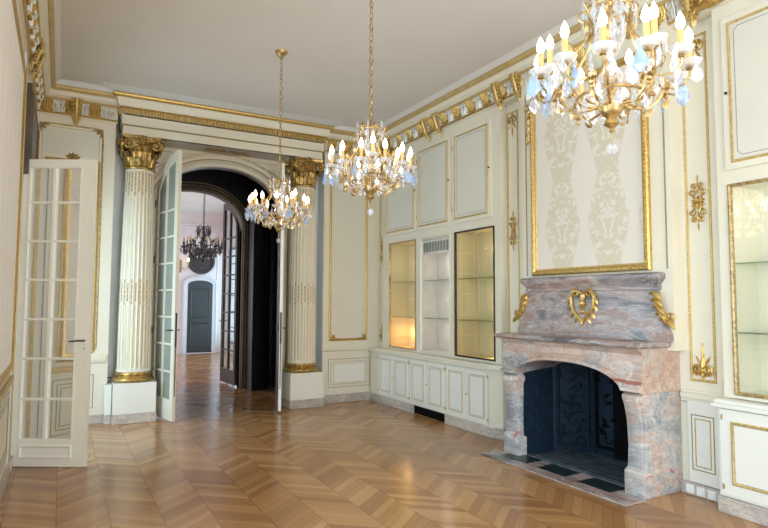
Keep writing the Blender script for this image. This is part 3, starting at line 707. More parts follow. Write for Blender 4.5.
# ------------------------------------------------------------------ columns
def capital(mb, cx, cy, z0):
    mb.mp = None
    mb.lathe([(.175, z0), (.20, z0+.015), (.205, z0+.03), (.18, z0+.045), (.172, z0+.06), (.172, z0+.27), (.19, z0+.34), (.225, z0+.40)], cx, cy, 24)
    def ring(n, zb, L, wd, r0, ph, lean):
        for k in range(n):
            th = ph+2*PI*k/n; c, s_ = math.cos(th), math.sin(th)
            mb.mp = (lambda c, s_, zb: lambda a, b_, w: (cx+(r0+w)*c-a*s_, cy+(r0+w)*s_+a*c, zb+b_))(c, s_, zb)
            rings = []; m = 6
            for i in range(m+1):
                t = i/m; hw = wd*.5*(.8+.35*math.sin(PI*t))*(1 if t < .85 else .6); zz = L*(t if t < .8 else .8+.1*(1-(t-.8)/.2)); w = lean*t*t*1.0+(.03 if t > .8 else 0)*((t-.8)/.2)
                rings.append([(-hw, zz, w-.006), (-hw*.5, zz, w+.012), (-hw*.2, zz, w+.004), (0, zz, w+.016), (hw*.2, zz, w+.004), (hw*.5, zz, w+.012), (hw, zz, w-.006), (0, zz, w-.01)])
            mb.loft(rings)
    ring(8, z0+.05, .13, .13, .178, 0, .040); ring(8, z0+.07, .20, .12, .178, PI/8, .05)
    for k in range(4):
        th = k*PI/2; c, s_ = math.cos(th), math.sin(th)
        mb.mp = (lambda c, s_: lambda a, b_, w: (cx+(.235+w)*c-a*s_, cy+(.235+w)*s_+a*c, b_))(c, s_)
        for h in (-1, 1):                            # big scroll volutes facing out of every side
            mb.tube([(h*.02, z0+.385, .0), (h*.10, z0+.395, .01)]+spiral(h*.17, z0+.325, .07, .010, PI/2, PI/2-h*9.2, 28, .015), [.015, .017]+[.018-.0003*i for i in range(29)], 6)
            mb.ball((h*.17, z0+.325, .02), .020)
            mb.tube(spiral(h*.06, z0+.27, .045, .01, -PI/2, -PI/2+h*6.5, 16, .0), .010, 6)
            mb.leaf(h*.09, z0+.33, PI/2+h*1.9, .10, .05, .03, .0)
        for q in range(7): mb.leaf(0, z0+.405, q*2*PI/7, .065, .045, .035, .035)
        mb.ball((0, z0+.405, .06), .022)
        for q in range(5): mb.leaf(0, z0+.33, -PI/2+(q-2)*.45, .10, .04, .03, .01)
    mb.mp = None                                     # abacus with concave sides
    def ab(r, zz):
        out = []
        for k in range(4):
            a = PI/4+k*PI/2; nx = a+PI/2
            p0 = Vector((math.cos(a), math.sin(a)))*r; p1 = Vector((math.cos(nx), math.sin(nx)))*r
            tn = Vector((-math.sin(a), math.cos(a)))*.03
            for i in range(6):
                t = i/6; p = p0.lerp(p1, t); mid = Vector((math.cos(a+PI/4), math.sin(a+PI/4)))
                p = p-mid*(.055*math.sin(PI*t)); out.append((cx+p.x, cy+p.y, zz))
        return out
    mb.loft([ab(.31, z0+.405), ab(.325, z0+.42), ab(.335, z0+.445), ab(.335, z0+.46)])
def column(cx, cy, side, label):
    t = thing('column', (cx, cy, 0), label, 'column', 'white fluted columns flanking the doorway')
    hw = .265
    b = MB(); b.box(cx-hw, cx+hw, cy-hw, cy+.245, .125, .525); b.build('pedestal', 'white', t, False, .006)
    b = MB(); b.box(cx-hw-.008, cx+hw+.008, cy-hw-.008, cy+.245, 0, .125); b.build('plinth_block', 'plinth', t, False, .006)
    if side < 0: b = MB(); b.box(cx-hw-.075-.02, cx-hw-.008, cy-.16, cy+.24, .115, .505)
    else: b = MB(); b.box(cx+hw+.008, cx+hw+.075, cy-.16, cy+.24, .115, .505)
    b.build('pedestal_step', 'white', t, False, .006)
    b = MB()
    if side < 0: b.box(cx-hw-.10, cx-hw-.009, cy-.17, cy+.24, 0, .115)
    else: b.box(cx+hw+.009, cx+hw+.08, cy-.17, cy+.24, 0, .115)
    b.build('step_plinth', 'plinth', t, False, .005)
    b = MB(); b.lathe([(.24, .525), (.262, .535), (.268, .555), (.258, .575), (.236, .585), (.225, .60), (.232, .615), (.242, .63), (.236, .65), (.22, .66), (.2, .665)], cx, cy, 40); b.build('base_ring', 'gilt_deep', t)
    b = MB(); nf = 24
    def fl(th, z):
        if z < .70 or z > 3.385: return 1
        x = (th*nf/(2*PI)) % 1.0; d = abs(x-.5)*2
        return 1-(.055*(1-d**2.2) if d < .8 else 0)
    prof = [(.222, .66), (.222, .685), (.212, .70), (.2115, .705), (.210, 1.5), (.204, 2.1), (.194, 2.8), (.183, 3.36), (.1825, 3.385), (.182, 3.39), (.188, 3.41)]
    b.lathe(prof, cx, cy, nf*10, fl); b.build('shaft', 'cream', t, True, 0, 30)
    def rad(z):
        for (r0, z0), (r1, z1) in zip(prof, prof[1:]):
            if z0 <= z <= z1: return r0+(r1-r0)*(z-z0)/(z1-z0)
        return .2
    b = MB()
    for k in range(nf):
        th = 2*PI*(k+.5)/nf; c, s_ = math.cos(th), math.sin(th)
        if s_ > .5: continue
        for z0, z1 in ((1.55+.05*(k % 2), 1.90-.05*(k % 2)), (3.03+.06*(k % 2), 3.37)):
            pts = []; rs = []
            m = 10
            for i in range(m+1):
                z = z0+(z1-z0)*i/m; r = rad(z)*.955; pts.append((cx+r*c, cy+r*s_, z)); rs.append(.0045+.0055*(i % 2))
            b.tube(pts, rs, 5)
    b.build('gilt_flute_filling', 'gilt_worn', t)
    b = MB()
    for k in range(nf):                              # thin gold line in each flute of the lower drum
        th = 2*PI*(k+.5)/nf; c, s_ = math.cos(th), math.sin(th)
        if s_ > .5: continue
        for z0, z1 in ((.72, 1.54), (1.93, 3.02)):
            b.tube([(cx+rad(z0)*.948*c, cy+rad(z0)*.948*s_, z0), (cx+rad(z1)*.948*c, cy+rad(z1)*.948*s_, z1)], .0022 if z0 > 1 else .004, 4)
    b.build('gilt_flute_line', 'gilt_pale', t)
    b = MB(); capital(b, cx, cy, 3.395); b.build('capital', 'gilt_deep', t)
column(.905, 8.645, -1, 'white fluted column with gilt capital left of the open doorway')
column(3.325, 8.645, 1, 'white fluted column with gilt capital right of the open doorway')

# ------------------------------------------------------------------ door leaves
def leaf_frame(p0, p1):                              # local frame: a along leaf, b up, w out of the face (left-hand normal)
    d = (Vector(p1)-Vector(p0)); L = d.length; d.normalize(); nn = Vector((d.y, -d.x))
    return (lambda a, b_, w: (p0[0]+d.x*a+nn.x*w, p0[1]+d.y*a+nn.y*w, b_)), L
# mirrored leaf by the left wall
mp, L = leaf_frame((-.385+.02, 6.742), (.262, 6.392))
d1 = sroot('door_1', (-.36, 6.74, 0))
b = MB(mp); z0, z1 = .008, 3.01
holed(b, 0, L, z0, z1, [(.065, L-.135, .255, 2.935)], .045); b.build('door_stile', 'door_white', d1, False)
b = MB(mp); am = .065+(L-.2)/2-.01
b.box(am-.016, am+.016, .255, 2.935, -.042, .006)
for z in (.648, 1.039, 1.421, 1.808, 2.189, 2.576): b.box(.065, L-.135, z-.011, z+.011, -.041, .004)
b.build('glazing_bar', 'door_white', d1, False, .003)
b = MB(mp); b.rect(.065, L-.135, .255, 2.935, [(0, -.02), (0, .008), (.01, .006), (.016, -.02)]); b.rect(.07, L-.13, .085, .215, G_CREAM); b.build('bead', 'door_white', d1)
b = MB(mp); b.box(.067, L-.137, .257, 2.933, -.028, -.022); b.build('pane', 'mirror', d1, False)
b = MB(mp); ah = L-.045
b.box(ah-.014, ah+.014, 1.10, 1.25, 0, .006); b.build('handle_plate', 'door_white', d1, False, .003)
b = MB(mp); b.tube([(ah, 1.215, 0), (ah, 1.215, .045), (ah-.03, 1.217, .055), (ah-.13, 1.21, .05)], [.009, .009, .009, .007]); b.ball((ah, 1.14, .008), .007); b.build('door_handle', 'dark_bronze', d1)
# tall arched leaves of the doorway
def arched_leaf(name, hinge, free, ztop_h, ztop_f, face, back, glassm, edge, cols=2, rows=8, flip=1, zb=.03):
    mp, L = leaf_frame(hinge, free); r = sroot(name, (hinge[0], hinge[1], 0))
    n = 14
    def top(a, off=0):                               # quarter of the door arch
        t = 1-(a/L); return ztop_h+(ztop_f-ztop_h)*max(0, 1-t**2.2)**.5-off
    th = .045
    st = .095
    def strip(mb, a0, a1, b0f, b1f, w0, w1, m=n):
        for i in range(m):
            x0 = a0+(a1-a0)*i/m; x1 = a0+(a1-a0)*(i+1)/m
            mb.prism([(x0, b0f(x0)), (x1, b0f(x1)), (x1, b1f(x1)), (x0, b1f(x0))], w0, w1)
    for (w0, w1, mt, nm) in ((-th/2, 0, back, 'door_back'), (0, th/2, face, 'door_face')):
        b = MB(mp)
        strip(b, 0, st, lambda a: zb, lambda a: top(a), w0, w1, 4); strip(b, L-st, L, lambda a: zb, lambda a: top(a), w0, w1, 2)
        strip(b, st, L-st, lambda a: zb, lambda a: .30, w0, w1, 1)
        strip(b, st, L-st, lambda a: top(a, .13), lambda a: top(a), w0, w1)
        am = L/2
        strip(b, am-.014, am+.014, lambda a: .30, lambda a: top(a, .12), w0, w1, 1)
        for j in range(1, rows):
            z = .30+(ztop_h-.05-.30)*j/(rows-1); strip(b, st, L-st, lambda a: z-.012, lambda a: z+.012, w0, w1, 1)
        b.build(nm, mt, r, False)
    b = MB(mp); strip(b, st, L-st, lambda a: .30, lambda a: top(a, .13), -.003, .003); b.build('pane', glassm, r, False)
    b = MB(mp); b.box(L, L+.005, zb, top(L), -th/2+.002, th/2-.002); b.build('door_edge', edge, r, False)
    b = MB(mp)
    for q in (-1, 1):
        b.tube([(L-.04, 1.22, q*.022), (L-.04, 1.22, q*.06), (L-.07, 1.22, q*.07), (L-.15, 1.215, q*.065)], .009)
    b.tube([(L+.008, .35, 0), (L+.008, 1.1, 0)], .006); b.tube([(L+.008, 1.0, 0), (L+.008, 1.45, 0)], .012)
    for z in (.3, 1.2, 2.2, 3.0): b.tube([(0, z-.05, th/2), (0, z+.05, th/2)], .012)
    b.build('door_handle', 'black', r)
    return r
arched_leaf('door_2', (1.175, 8.84), (1.350, 8.105), 2.9, 3.65, 'cream', 'dwood', 'grey_glass', 'cream')
arched_leaf('door_3', (3.045, 8.84), (2.815, 8.150), 2.9, 3.65, 'dwood', 'cream', 'grey_glass', 'white')
arched_leaf('door_5', (2.93, 11.0), (2.86, 11.85), 2.9, 3.58, 'dwood', 'dwood', 'glass', 'dwood')

# ------------------------------------------------------------------ built-in lower cabinets, worktop, upper cupboards, display cases (right wall)
def cab_door(mp, a0, a1, z0, z1, root, knob=None, hinge=None, strong=False):
    b = MB(mp); b.box(a0, a1, z0, z1, 0, .018); d = b.build('door', 'white', root, False, .003)
    m = .055 if not strong else .085
    b = MB(mp); b.rect(a0+m, a1-m, z0+m, z1-m, [(p, .018+w) for p, w in (G_LINE if not strong else G_THIN)]); b.build('gilt_moulding', 'gilt_pale', d)
    b = MB(mp); b.rect(a0+m+.02, a1-m-.02, z0+m+.02, z1-m-.02, [(p, .018+w) for p, w in G_HAIR]); b.build('panel_line', 'greyline', d)
    if knob:
        b = MB(mp); b.tube([(knob[0], knob[1], .018), (knob[0], knob[1], .03)], .004, 6); b.ball((knob[0], knob[1], .036), .010); b.build('knob', 'brass', d)
    if hinge is not None:
        for z in (z0+.06, z1-.06):
            b = MB(mp); b.tube([(hinge, z-.02, .02), (hinge, z+.02, .02)], .006, 6); b.ball((hinge, z, .022), .009); b.build('hinge', 'brass', d)
    return d
XC = 4.50
units = [(7.335, 8.29, 'farthest left, in the corner by the back wall'), (6.42, 7.335, 'in the middle, above the dark vent gap'), (5.52, 6.42, 'on the right, nearest the fireplace')]
for k, (y0, y1, w) in enumerate(units):
    t = thing('base_cabinet', (XC+.1, (y0+y1)/2, .12), 'low white two-door cabinet with gilt lines, ' + w, 'cabinet', 'low white cabinets under the display cases')
    b = MB(RW(XC+.018)); zb = .125
    b.box(y0, y1, zb, .80, -.195, 0)
    if k == 2: b.mp = None; b.prism_pts = None; b.v = []; b.f = []; b.prism([(XC+.018, y0), (XC+.018, y1), (XC+.215, y1), (XC+.215, y0-.14), (XC+.10, y0-.14)], zb, .80)
    b.build('body', 'cream', t, False)
    ym = (y0+y1)/2; mp = RW(XC+.018)
    cab_door(mp, ym+.006, y1-.022, zb+.02, .775, t, None, y1-.022); cab_door(mp, y0+.022, ym-.006, zb+.02, .775, t, (ym-.03, .46), y0+.022)
b = MB()
sw = [(XC-.03, 8.58), (XC-.03, 5.50), (XC+.08, 5.34), (XC+.219, 5.34), (XC+.219, 5.42), (XC+.119, 5.425), (XC+.119, 8.36), (XC+.179, 8.362), (XC+.179, 8.58)]
b.prism(sw, .80, .835); b.prism([(x+(.012 if x < XC else 0), y) for x, y in sw], .835, .862)
tag(b.build('countertop', 'cream', None, False, .006), 'long cream ledge running along the top of the low cabinets below the display cases', 'ledge')
b = MB(); b.box(XC+.01, XC+.215, 7.335, 8.58, 0, .125)
b.prism([(XC+.01, 5.50), (XC+.01, 6.45), (XC+.215, 6.45), (XC+.215, 5.34), (XC+.09, 5.34)], 0, .125); struct(b.build('baseboard_cabinets', 'plinth', None, False, .005))
b = MB(); b.box(XC+.06, XC+.215, 6.452, 7.333, 0, .12); struct(b.build('plinth_gap_shade', 'near_black', None, False))  # black block in the plinth opening, its colour stands for the shade inside
b = MB(); b.box(XC+.03, XC+.05, 7.27, 7.33, 0, .12); b.build('x', 'plinth', None, False).name = 'trim_8'
struct(bpy.data.objects['trim_8'])
# corner filler between the unit and the back wall
b = MB(); b.box(XC+.018, XC+.18, 8.29, 8.58, .125, .80); b.build('cabinet_filler', 'cream', wr, False)

def upper(y0, y1, label, knob_y, grp='upper wall cupboards', z0=2.66, z1=3.90):
    t = thing('wall_cupboard', (XB, (y0+y1)/2, z0), label, 'cupboard', grp)
    mp = RW(XB); b = MB(mp); b.box(y0, y1, z0, z1, .001, .02); d = b.build('door', 'cream', t, False, .003)
    m = .05
    b = MB(mp); b.rect(y0+m, y1-m, z0+m, z1-m, [(p, .02+w) for p, w in G_THIN]); b.build('gilt_moulding', 'gilt_pale', d)
    b = MB(mp); b.box(y0+m+.024, y1-m-.024, z0+m+.024, z1-m-.024, .018, .022); b.build('door_field', 'field', d, False)
    nt = .035; x0, x1, q0, q1 = y0+m+.05, y1-m-.05, z0+m+.05, z1-m-.05
    b = MB(mp); b.mould([(x0+nt, q0), (x1-nt, q0), (x1, q0+nt), (x1, q1-nt), (x1-nt, q1), (x0+nt, q1), (x0, q1-nt), (x0, q0+nt)], [(p, .022+w) for p, w in G_HAIR]); b.build('panel_line', 'greyline', d)
    b = MB(mp); b.ball((knob_y, z0+.62, .03), .012); b.build('knob', 'black', d)
    hy = y1 if knob_y < (y0+y1)/2 else y0
    for z in (z0+.2, z1-.2):
        b = MB(mp); b.tube([(hy, z-.03, .02), (hy, z+.03, .02)], .007, 6); b.build('hinge', 'brass', d)
for (y0, y1, nm) in ((7.30, 8.26, 'far left, partly behind the middle chandelier'), (6.43, 7.28, 'middle, above the case with the grey vent'), (5.57, 6.38, 'right, nearest the fireplace wall')):
    upper(y0, y1, 'cream wall cupboard door with gilt moulding, ' + nm, y0+.03)
upper(1.75, 2.68, 'large cream wall cupboard door at the right picture edge above the gilt display case', 2.65)

def case(y0, y1, label, frame_mat, lining, depth=.36, grille=False, light=None, shelves=(1.372, 1.918), fw=.018, z0=.89, z1=2.55):
    t = thing('display_case', (XB, (y0+y1)/2, z0), label, 'display case', 'built-in glazed display cases')
    mp = RW(XB)
    b = MB(mp); e = .004
    b.box(y0+e, y1-e, z0+e, z1-e, -depth, -depth+.01); b.build('back_lining', lining, t, False)
    b = MB(mp)
    b.box(y0+e, y0+.012, z0+e, z1-e, -depth+.01, -.03); b.box(y1-.012, y1-e, z0+e, z1-e, -depth+.01, -.03)
    b.box(y0+.012, y1-.012, z0+e, z0+.012, -depth+.01, -.03); b.box(y0+.012, y1-.012, z1-.012, z1-e, -depth+.01, -.03); b.build('side_lining', lining, t, False)
    for z in shelves:
        b = MB(mp); b.box(y0+.013, y1-.013, z-.006, z+.006, -depth+.02, -.05); b.build('glass_shelf', 'shelf_glass', t, False)
    dr = bpy.data.objects.new('glass_door', None)
    b = MB(mp); b.rect(y0+e, y1-e, z0+e, z1-e, [(0, -.02), (0, .012), (fw*.5, .016), (fw, .010), (fw, -.02)]); f = b.build('door_frame', frame_mat, t)
    bpy.data.objects.remove(dr)
    b = MB(mp); b.box(y0+fw, y1-fw, z0+fw, z1-fw, -.008, -.004); b.build('pane', 'case_glass', f, False)
    b = MB(mp); b.ball((y1-fw/2, 1.25, .018), .010); b.ball((y0+fw/2, 1.25, .018), .007); b.build('lock', 'brass', f)
    if grille:
        b = MB(mp); b.box(y0+.06, y1-.02, 2.30, 2.50, -.035, -.02); g = b.build('vent_grille', 'plastic', t, False)
        b = MB(mp)
        for i in range(9): b.box(y0+.08+i*(y1-y0-.12)/9, y0+.08+(i+.72)*(y1-y0-.12)/9, 2.33, 2.47, -.02, -.016)
        b.build('louvre', 'grille', g, False)
    return t
case(*V_FAR[0], 'left glazed display case lined in gold silk with a warm orange glow', 'gilt_worn', 'lining')
case(*V_FAR[1], 'middle glazed display case with pale lining and a grey vent at its top', 'cream', 'grey_lining', .30, True)
case(*V_FAR[2], 'right glazed display case of the three, dark framed and lined in gold silk', 'dark_bronze', 'lining')
case(*V_NEAR, 'brass framed glazed display case with pale lining at the right picture edge', 'gilt_worn', 'lining_pale', fw=.024)
def case_fill(loc, p, col=(1, .55, .22)):  # added fill lights that give the display cases their warm glow
    l = bpy.data.lights.new('case_fill_light', 'POINT'); l.energy = p; l.color = col; l.shadow_soft_size = .03
    o = bpy.data.objects.new('case_fill_light', l); C.objects.link(o); o.location = loc
case_fill((4.86, 7.95, 1.12), 1.7); case_fill((4.80, 5.75, 1.0), .8, (1, .7, .4)); case_fill((4.80, 5.9, 2.3), .8, (1, .85, .6)); case_fill((4.80, 5.9, 1.65), .7, (1, .85, .6)); case_fill((4.8, 6.8, 2.15), .8, (1, .86, .82)); case_fill((4.8, 6.8, 1.2), .6, (1, .82, .78)); case_fill((4.8, 6.8, 1.65), .6, (1, .84, .8)); case_fill((4.80, 2.2, 2.2), 1.0, (1, .95, .8)); case_fill((4.80, 7.8, 1.65), .5, (1, .7, .4)); case_fill((4.80, 7.8, 2.2), .8, (1, .85, .6))
# near base cabinet
t = thing('base_cabinet', (XC+.1, 2.2, .1), 'low white cabinet door with gilt moulding at the right picture edge beside the sockets', 'cabinet')
b = MB(RW(XC+.018)); b.box(.9, 2.76, .125, .80, -.2, 0); b.build('body', 'white', t, False, .004)
cab_door(RW(XC+.018), 1.86, 2.735, .145, .79, t, None, 2.715, True); cab_door(RW(XC+.018), .95, 1.85, .145, .79, t, None, None, True)
b = MB(); b.box(XC-.02, XR, .9, 2.79, .80, .83); b.box(XC-.005, XR-.1, .9, 2.775, .83, .86)
tag(b.build('countertop', 'white', None, False, .006), 'white ledge on the low cabinet at the right picture edge', 'ledge')
b = MB(); b.box(XC+.0, XR-.001, .9, 2.77, 0, .122); struct(b.build('baseboard_cabinet_near', 'plinth', None, False, .005))

# ------------------------------------------------------------------ framed damask panel over the mantel
XF = XR-.16
t = thing('framed_damask', (XF, 4.05, 1.9), 'large ivory damask panel in an ornate gilt frame above the marble fireplace', 'framed panel')
b = MB(RW(XF)); b.box(3.38, 4.74, 1.95, 3.84, .001, .015); b.build('fabric', 'damask', t, False)
b = MB(RW(XF)); b.rect(3.325, 4.795, 1.895, 3.90, [(0, 0), (0, .03), (.012, .045), (.03, .05), (.045, .04), (.055, .028), (.065, .026), (.072, .012), (.075, 0)]); fr_ = b.build('gilt_frame', 'gilt', t)
b = MB(RW(XF))
for i in range(50):
    z = 1.93+i*.039
    for a in (3.352, 4.768): b.ball((a, z, .048), .013, 6, 4, (1, 1.4, .7))
for i in range(36):
    a = 3.36+i*.0398
    for z in (1.922, 3.873): b.ball((a, z, .048), .013, 6, 4, (1.4, 1, .7))
b.build('leaf_moulding', 'gilt', fr_)
b = MB(RW(XF))
for (a, da) in ((3.36, 1), (4.76, -1)):
    b.tube([(a-da*.02, 3.70, .04), (a-da*.05, 3.62, .05)]+[(p[0], p[1], .05) for p in spiral(a-da*.04, 3.78, .06, .012, -PI/2, -PI/2-da*6, 14)], .014, 6)
    for k in range(4): b.leaf(a-da*.03, 3.74-.09*k, -PI/2-da*.5, .13, .05, .03, .04)
    b.build('gilt_crest', 'gilt_worn', fr_); b = MB(RW(XF))
for k in range(11): b.leaf(4.06, 3.86, PI*(k/10), .17+.03*math.sin(PI*k/10), .07, .04, .04)
b.build('gilt_crest', 'gilt_worn', fr_)

# ------------------------------------------------------------------ fireplace
t = thing('fireplace', (4.5, 4.05, 0), 'grey and pink marble fireplace with arched opening and gilt mounts on the right wall', 'fireplace')
def stone(b, name, mat='marble', bev=.006, par=None, sm=True): return b.build(name, mat, par or t, sm, bev)
OY0, OY1 = 3.385, 4.705
def jamb(y_in, y_out):                                # side profile in x, extruded; in (y,z) slightly waisted
    s_ = 1 if y_out > y_in else -1
    rings = []
    prof = [(.0, 4.215, -.012), (.20, 4.215, -.012), (.23, 4.245, 0), (.40, 4.255, .005), (.62, 4.245, 0), (.74, 4.225, -.006), (.80, 4.20, -.010), (.835, 4.205, -.010), (.85, 4.235, 0)]
    for z, xf, dy in prof:
        yi = y_in-s_*(-dy)*1.0 if False else y_in+s_*dy*.9
        rings.append([(xf, yi, z), (xf, y_out-s_*dy*.0, z), (XR-.001, y_out, z), (XR-.001, yi if False else y_in, z)])
    b = MB(); b.loft(rings); return b
def jamb_obj(y_in, y_out, nm):
    b = jamb(y_in, y_out); o = stone(b, nm, 'marble_jamb', .008)
    return o
jamb_obj(OY1, 4.925, 'left_jamb'); jamb_obj(OY0, 3.20, 'right_jamb')
# raised facing panels on the jambs (console fronts)
for (ya, yb) in ((4.735, 4.895), (3.23, 3.355)):
    b = MB()
    rings = [[(x, ya, z), (x, yb, z), (x+.06, yb, z), (x+.06, ya, z)] for z, x in [(.24, 4.235), (.45, 4.24), (.62, 4.228), (.72, 4.205), (.78, 4.175), (.825, 4.18), (.84, 4.21)]]
    b.loft(rings); stone(b, 'jamb_console', 'marble_jamb', .01)
# lintel with basket-arched lower edge
def lz(y):
    tt = abs(y-(OY0+OY1)/2)/((OY1-OY0)/2); return .85+.185*max(0, 1-tt**2.5)**.62
n = 26; b = MB()
ys = [OY0+(OY1-OY0)*(1-math.cos(PI*i/n))/2 for i in range(n+1)]
def lprof(y, zb):                                     # front of the lintel swells forward low and coves back under the shelf
    return [(4.215, zb), (4.175, zb+.015), (4.180, zb+.04), (4.205, zb+.055), (4.20, max(zb+.07, 1.0)), (4.22, 1.12), (4.225, 1.17), (4.20, 1.205), (4.165, 1.222), (XR-.001, 1.222), (XR-.001, zb)]
sec = [[(x, y, z) for x, z in lprof(y, lz(y))] for y in ys]
sec = [[(x, 3.20, z) for x, z in lprof(0, .85)], [(x, OY0-.001, z) for x, z in lprof(0, .85)]]+sec+[[(x, OY1+.001, z) for x, z in lprof(0, .85)], [(x, 4.925, z) for x, z in lprof(0, .85)]]
b.loft(sec); stone(b, 'lintel', 'marble', 0)
b = MB()                                              # mantel shelf
rings = []
for d, z in [(.0, 1.222), (.012, 1.226), (.03, 1.232), (.042, 1.24), (.045, 1.26), (.04, 1.272), (.02, 1.278)]:
    rings.append([(4.165-d, 3.195-d*.7, z), (4.165-d, 4.93+d*.6, z), (XR-.001, 4.93+d*.6, z), (XR-.001, 3.195-d*.7, z)])
b.loft(rings); stone(b, 'mantel_shelf', 'marble_grey', 0)
b = MB()                                              # overmantel with concave flanks
rings = []
for i in range(13):
    z = 1.278+(1.72-1.278)*i/12; k = i/12
    fl_ = .115*(1-math.sin(PI/2*min(1, max(0, (k-.12)/.75)))) if k > .12 else .115
    xf = 4.475+.045*k
    rings.append([(xf, 3.255-fl_, z), (xf, 4.865+fl_, z), (XF+.10, 4.865+fl_, z), (XF+.10, 3.255-fl_, z)])
b.loft(rings); stone(b, 'overmantel', 'marble_grey', 0)
b = MB(); rings = []
for d, z in [(0, 1.72), (.008, 1.725), (.01, 1.745), (.0, 1.755), (.008, 1.775), (.03, 1.80), (.045, 1.82), (.05, 1.84), (.045, 1.865), (.03, 1.872)]:
    rings.append([(4.515-d, 3.25-d, z), (4.515-d, 4.87+d, z), (XF+.10, 4.87+d, z), (XF+.10, 3.25-d, z)])
b.loft(rings); stone(b, 'overmantel_cap', 'marble_grey', 0)
# gilt mounts
mp = RW(4.505); yc = 4.06
b = MB(mp)
for h in (-1, 1):
    heart = [(yc+h*.01, 1.70), (yc+h*.07, 1.725), (yc+h*.12, 1.71), (yc+h*.145, 1.66), (yc+h*.14, 1.59), (yc+h*.11, 1.52), (yc+h*.06, 1.47), (yc+h*.02, 1.44), (yc+h*.005, 1.39)]
    b.tube([(a, z, .02) for a, z in heart], [.012, .018, .02, .018, .016, .018, .015, .016, .010], 7)
    b.tube([(p[0], p[1], .02) for p in spiral(yc+h*.075, 1.70, .05, .01, PI/2, PI/2-h*5.5, 12)], .010, 6)
    for k in range(5):
        a, z = heart[k+2]; b.leaf(a, z, math.atan2(-.9, h*.5), .08, .04, .03, .012)
    b.leaf(yc, 1.56, math.atan2(.6, h), .06, .035, .025, .01); b.leaf(yc, 1.52, math.atan2(-.6, h), .06, .03, .025, .01)
b.ball((yc, 1.60, .02), .035); b.ball((yc, 1.52, .015), .026); b.leaf(yc, 1.44, -PI/2, .08, .05, .03, .012); b.leaf(yc, 1.63, PI/2, .09, .06, .03, .012)
b.build('gilt_cartouche', 'gilt', t)
for h, ye in ((-1, 3.25), (1, 4.87)):
    b = MB(RW(4.50)); pts = [(ye-h*.015, 1.70), (ye+h*.0, 1.64), (ye+h*.015, 1.58), (ye+h*.04, 1.52), (ye+h*.075, 1.475), (ye+h*.115, 1.455), (ye+h*.14, 1.43)]
    b.tube([(a, z, .0) for a, z in pts], [.012, .026, .03, .028, .026, .022, .012], 7)
    for k in range(6):
        a, z = pts[k]; b.leaf(a, z, math.atan2(-1, h*.5)+.3*h, .10, .05, .035, .02); b.leaf(a, z, math.atan2(-.4, -h), .05, .03, .03, .02)
    b.tube([(p[0], p[1], .01) for p in spiral(ye+h*.13, 1.49, .04, .008, -PI/2, -PI/2+h*6, 12)], .012, 6)
    b.build('gilt_side_mount', 'gilt', t)
# cast iron firebox
b = MB()
ox = [(4.30, 4.70), (4.68, 4.66), (5.00, 4.40), (5.00, 3.70), (4.68, 3.43), (4.30, 3.39)]
wallr = [[(x, y, 0.005) for x, y in ox], [(x, y, 1.10) for x, y in ox]]
outer = [(4.30, 4.725), (4.70, 4.72), (5.06, 4.43), (5.06, 3.67), (4.70, 3.37), (4.30, 3.365)]
poly = ox+outer[::-1]
b.loft([[(x, y, .005) for x, y in poly], [(x, y, 1.055) for x, y in poly]]); b.build('firebox_wall', 'iron', t, False)
b = MB(); b.prism(outer, 1.05, 1.08); b.build('firebox_roof', 'near_black', t, False)
b = MB(); b.mp = None
# relief panels on the iron cheeks
def side_map(p, q):
    d = (Vector(q)-Vector(p)).normalized(); nn = Vector((d.y, -d.x))
    return lambda a, z, w: (p[0]+d.x*a+nn.x*w, p[1]+d.y*a+nn.y*w, z)
for p, q in (((4.68, 4.66), (5.00, 4.40)), ((5.00, 4.40), (5.00, 3.70)), ((5.0, 3.70), (4.68, 3.43))):
    mp = side_map(p, q); Ln = (Vector(q)-Vector(p)).length; b = MB(mp)
    b.rect(.03, Ln-.03, .08, .98, G_MED)
    for k in range(26):
        a = random.uniform(.08, Ln-.08); z = random.uniform(.15, .9); b.leaf(a, z, random.uniform(0, 6.3), .10, .04, .014)
    for k in range(5): b.tube(spiral(random.uniform(.1, Ln-.1), .2+.15*k, .06, .01, 0, random.choice((-1, 1))*5, 10, .008), .007, 5)
    b.build('iron_relief', 'iron' if p[1] > 4.5 else 'near_black', t)
M['hearthbrick'] = plain('grey_hearth_brick', (.055, .075, .095), .45, 0, .5, 9, .6)
b = MB(); b.prism([(4.34, 4.69)]+ox[1:5]+[(4.34, 3.40)], 0.001, .022)
for i in range(7): b.box(4.36+i*.09, 4.435+i*.09, 3.7 if i > 4 else 3.5, 4.4 if i > 4 else 4.6, .022, .030)
b.build('hearth_bricks', 'hearthbrick', t, False)
b = MB(); b.prism([(4.995, 4.14), (4.995, 3.71), (4.682, 3.445), (4.34, 3.405), (4.34, 3.395), (4.69, 3.435), (4.999, 3.70), (4.999, 4.14)], .03, 1.045); b.build('black_fireback', 'near_black', t, False)  # near-black sheet over the right part of the back and the right cheek
# hearth slab with dark insets
h = thing('hearth_slab', (4.15, 4.1, 0), 'grey marble hearth slab with three dark inlays on the floor before the fireplace', 'hearth')
b = MB(); b.prism([(3.95, 4.99), (3.95, 3.17), (4.20, 3.17), (4.20, 3.40), (4.335, 3.40), (4.335, 4.69), (4.20, 4.69), (4.20, 4.99)], .001, .014); b.build('slab', 'marble_grey', h, False, .003)
for y0, y1 in ((4.44, 4.83), (3.95, 4.30), (3.44, 3.79)):
    b = MB(); b.box(4.085, 4.31, y0, y1, .012, .0165); b.build('slate_inlay', 'slate', h, False)

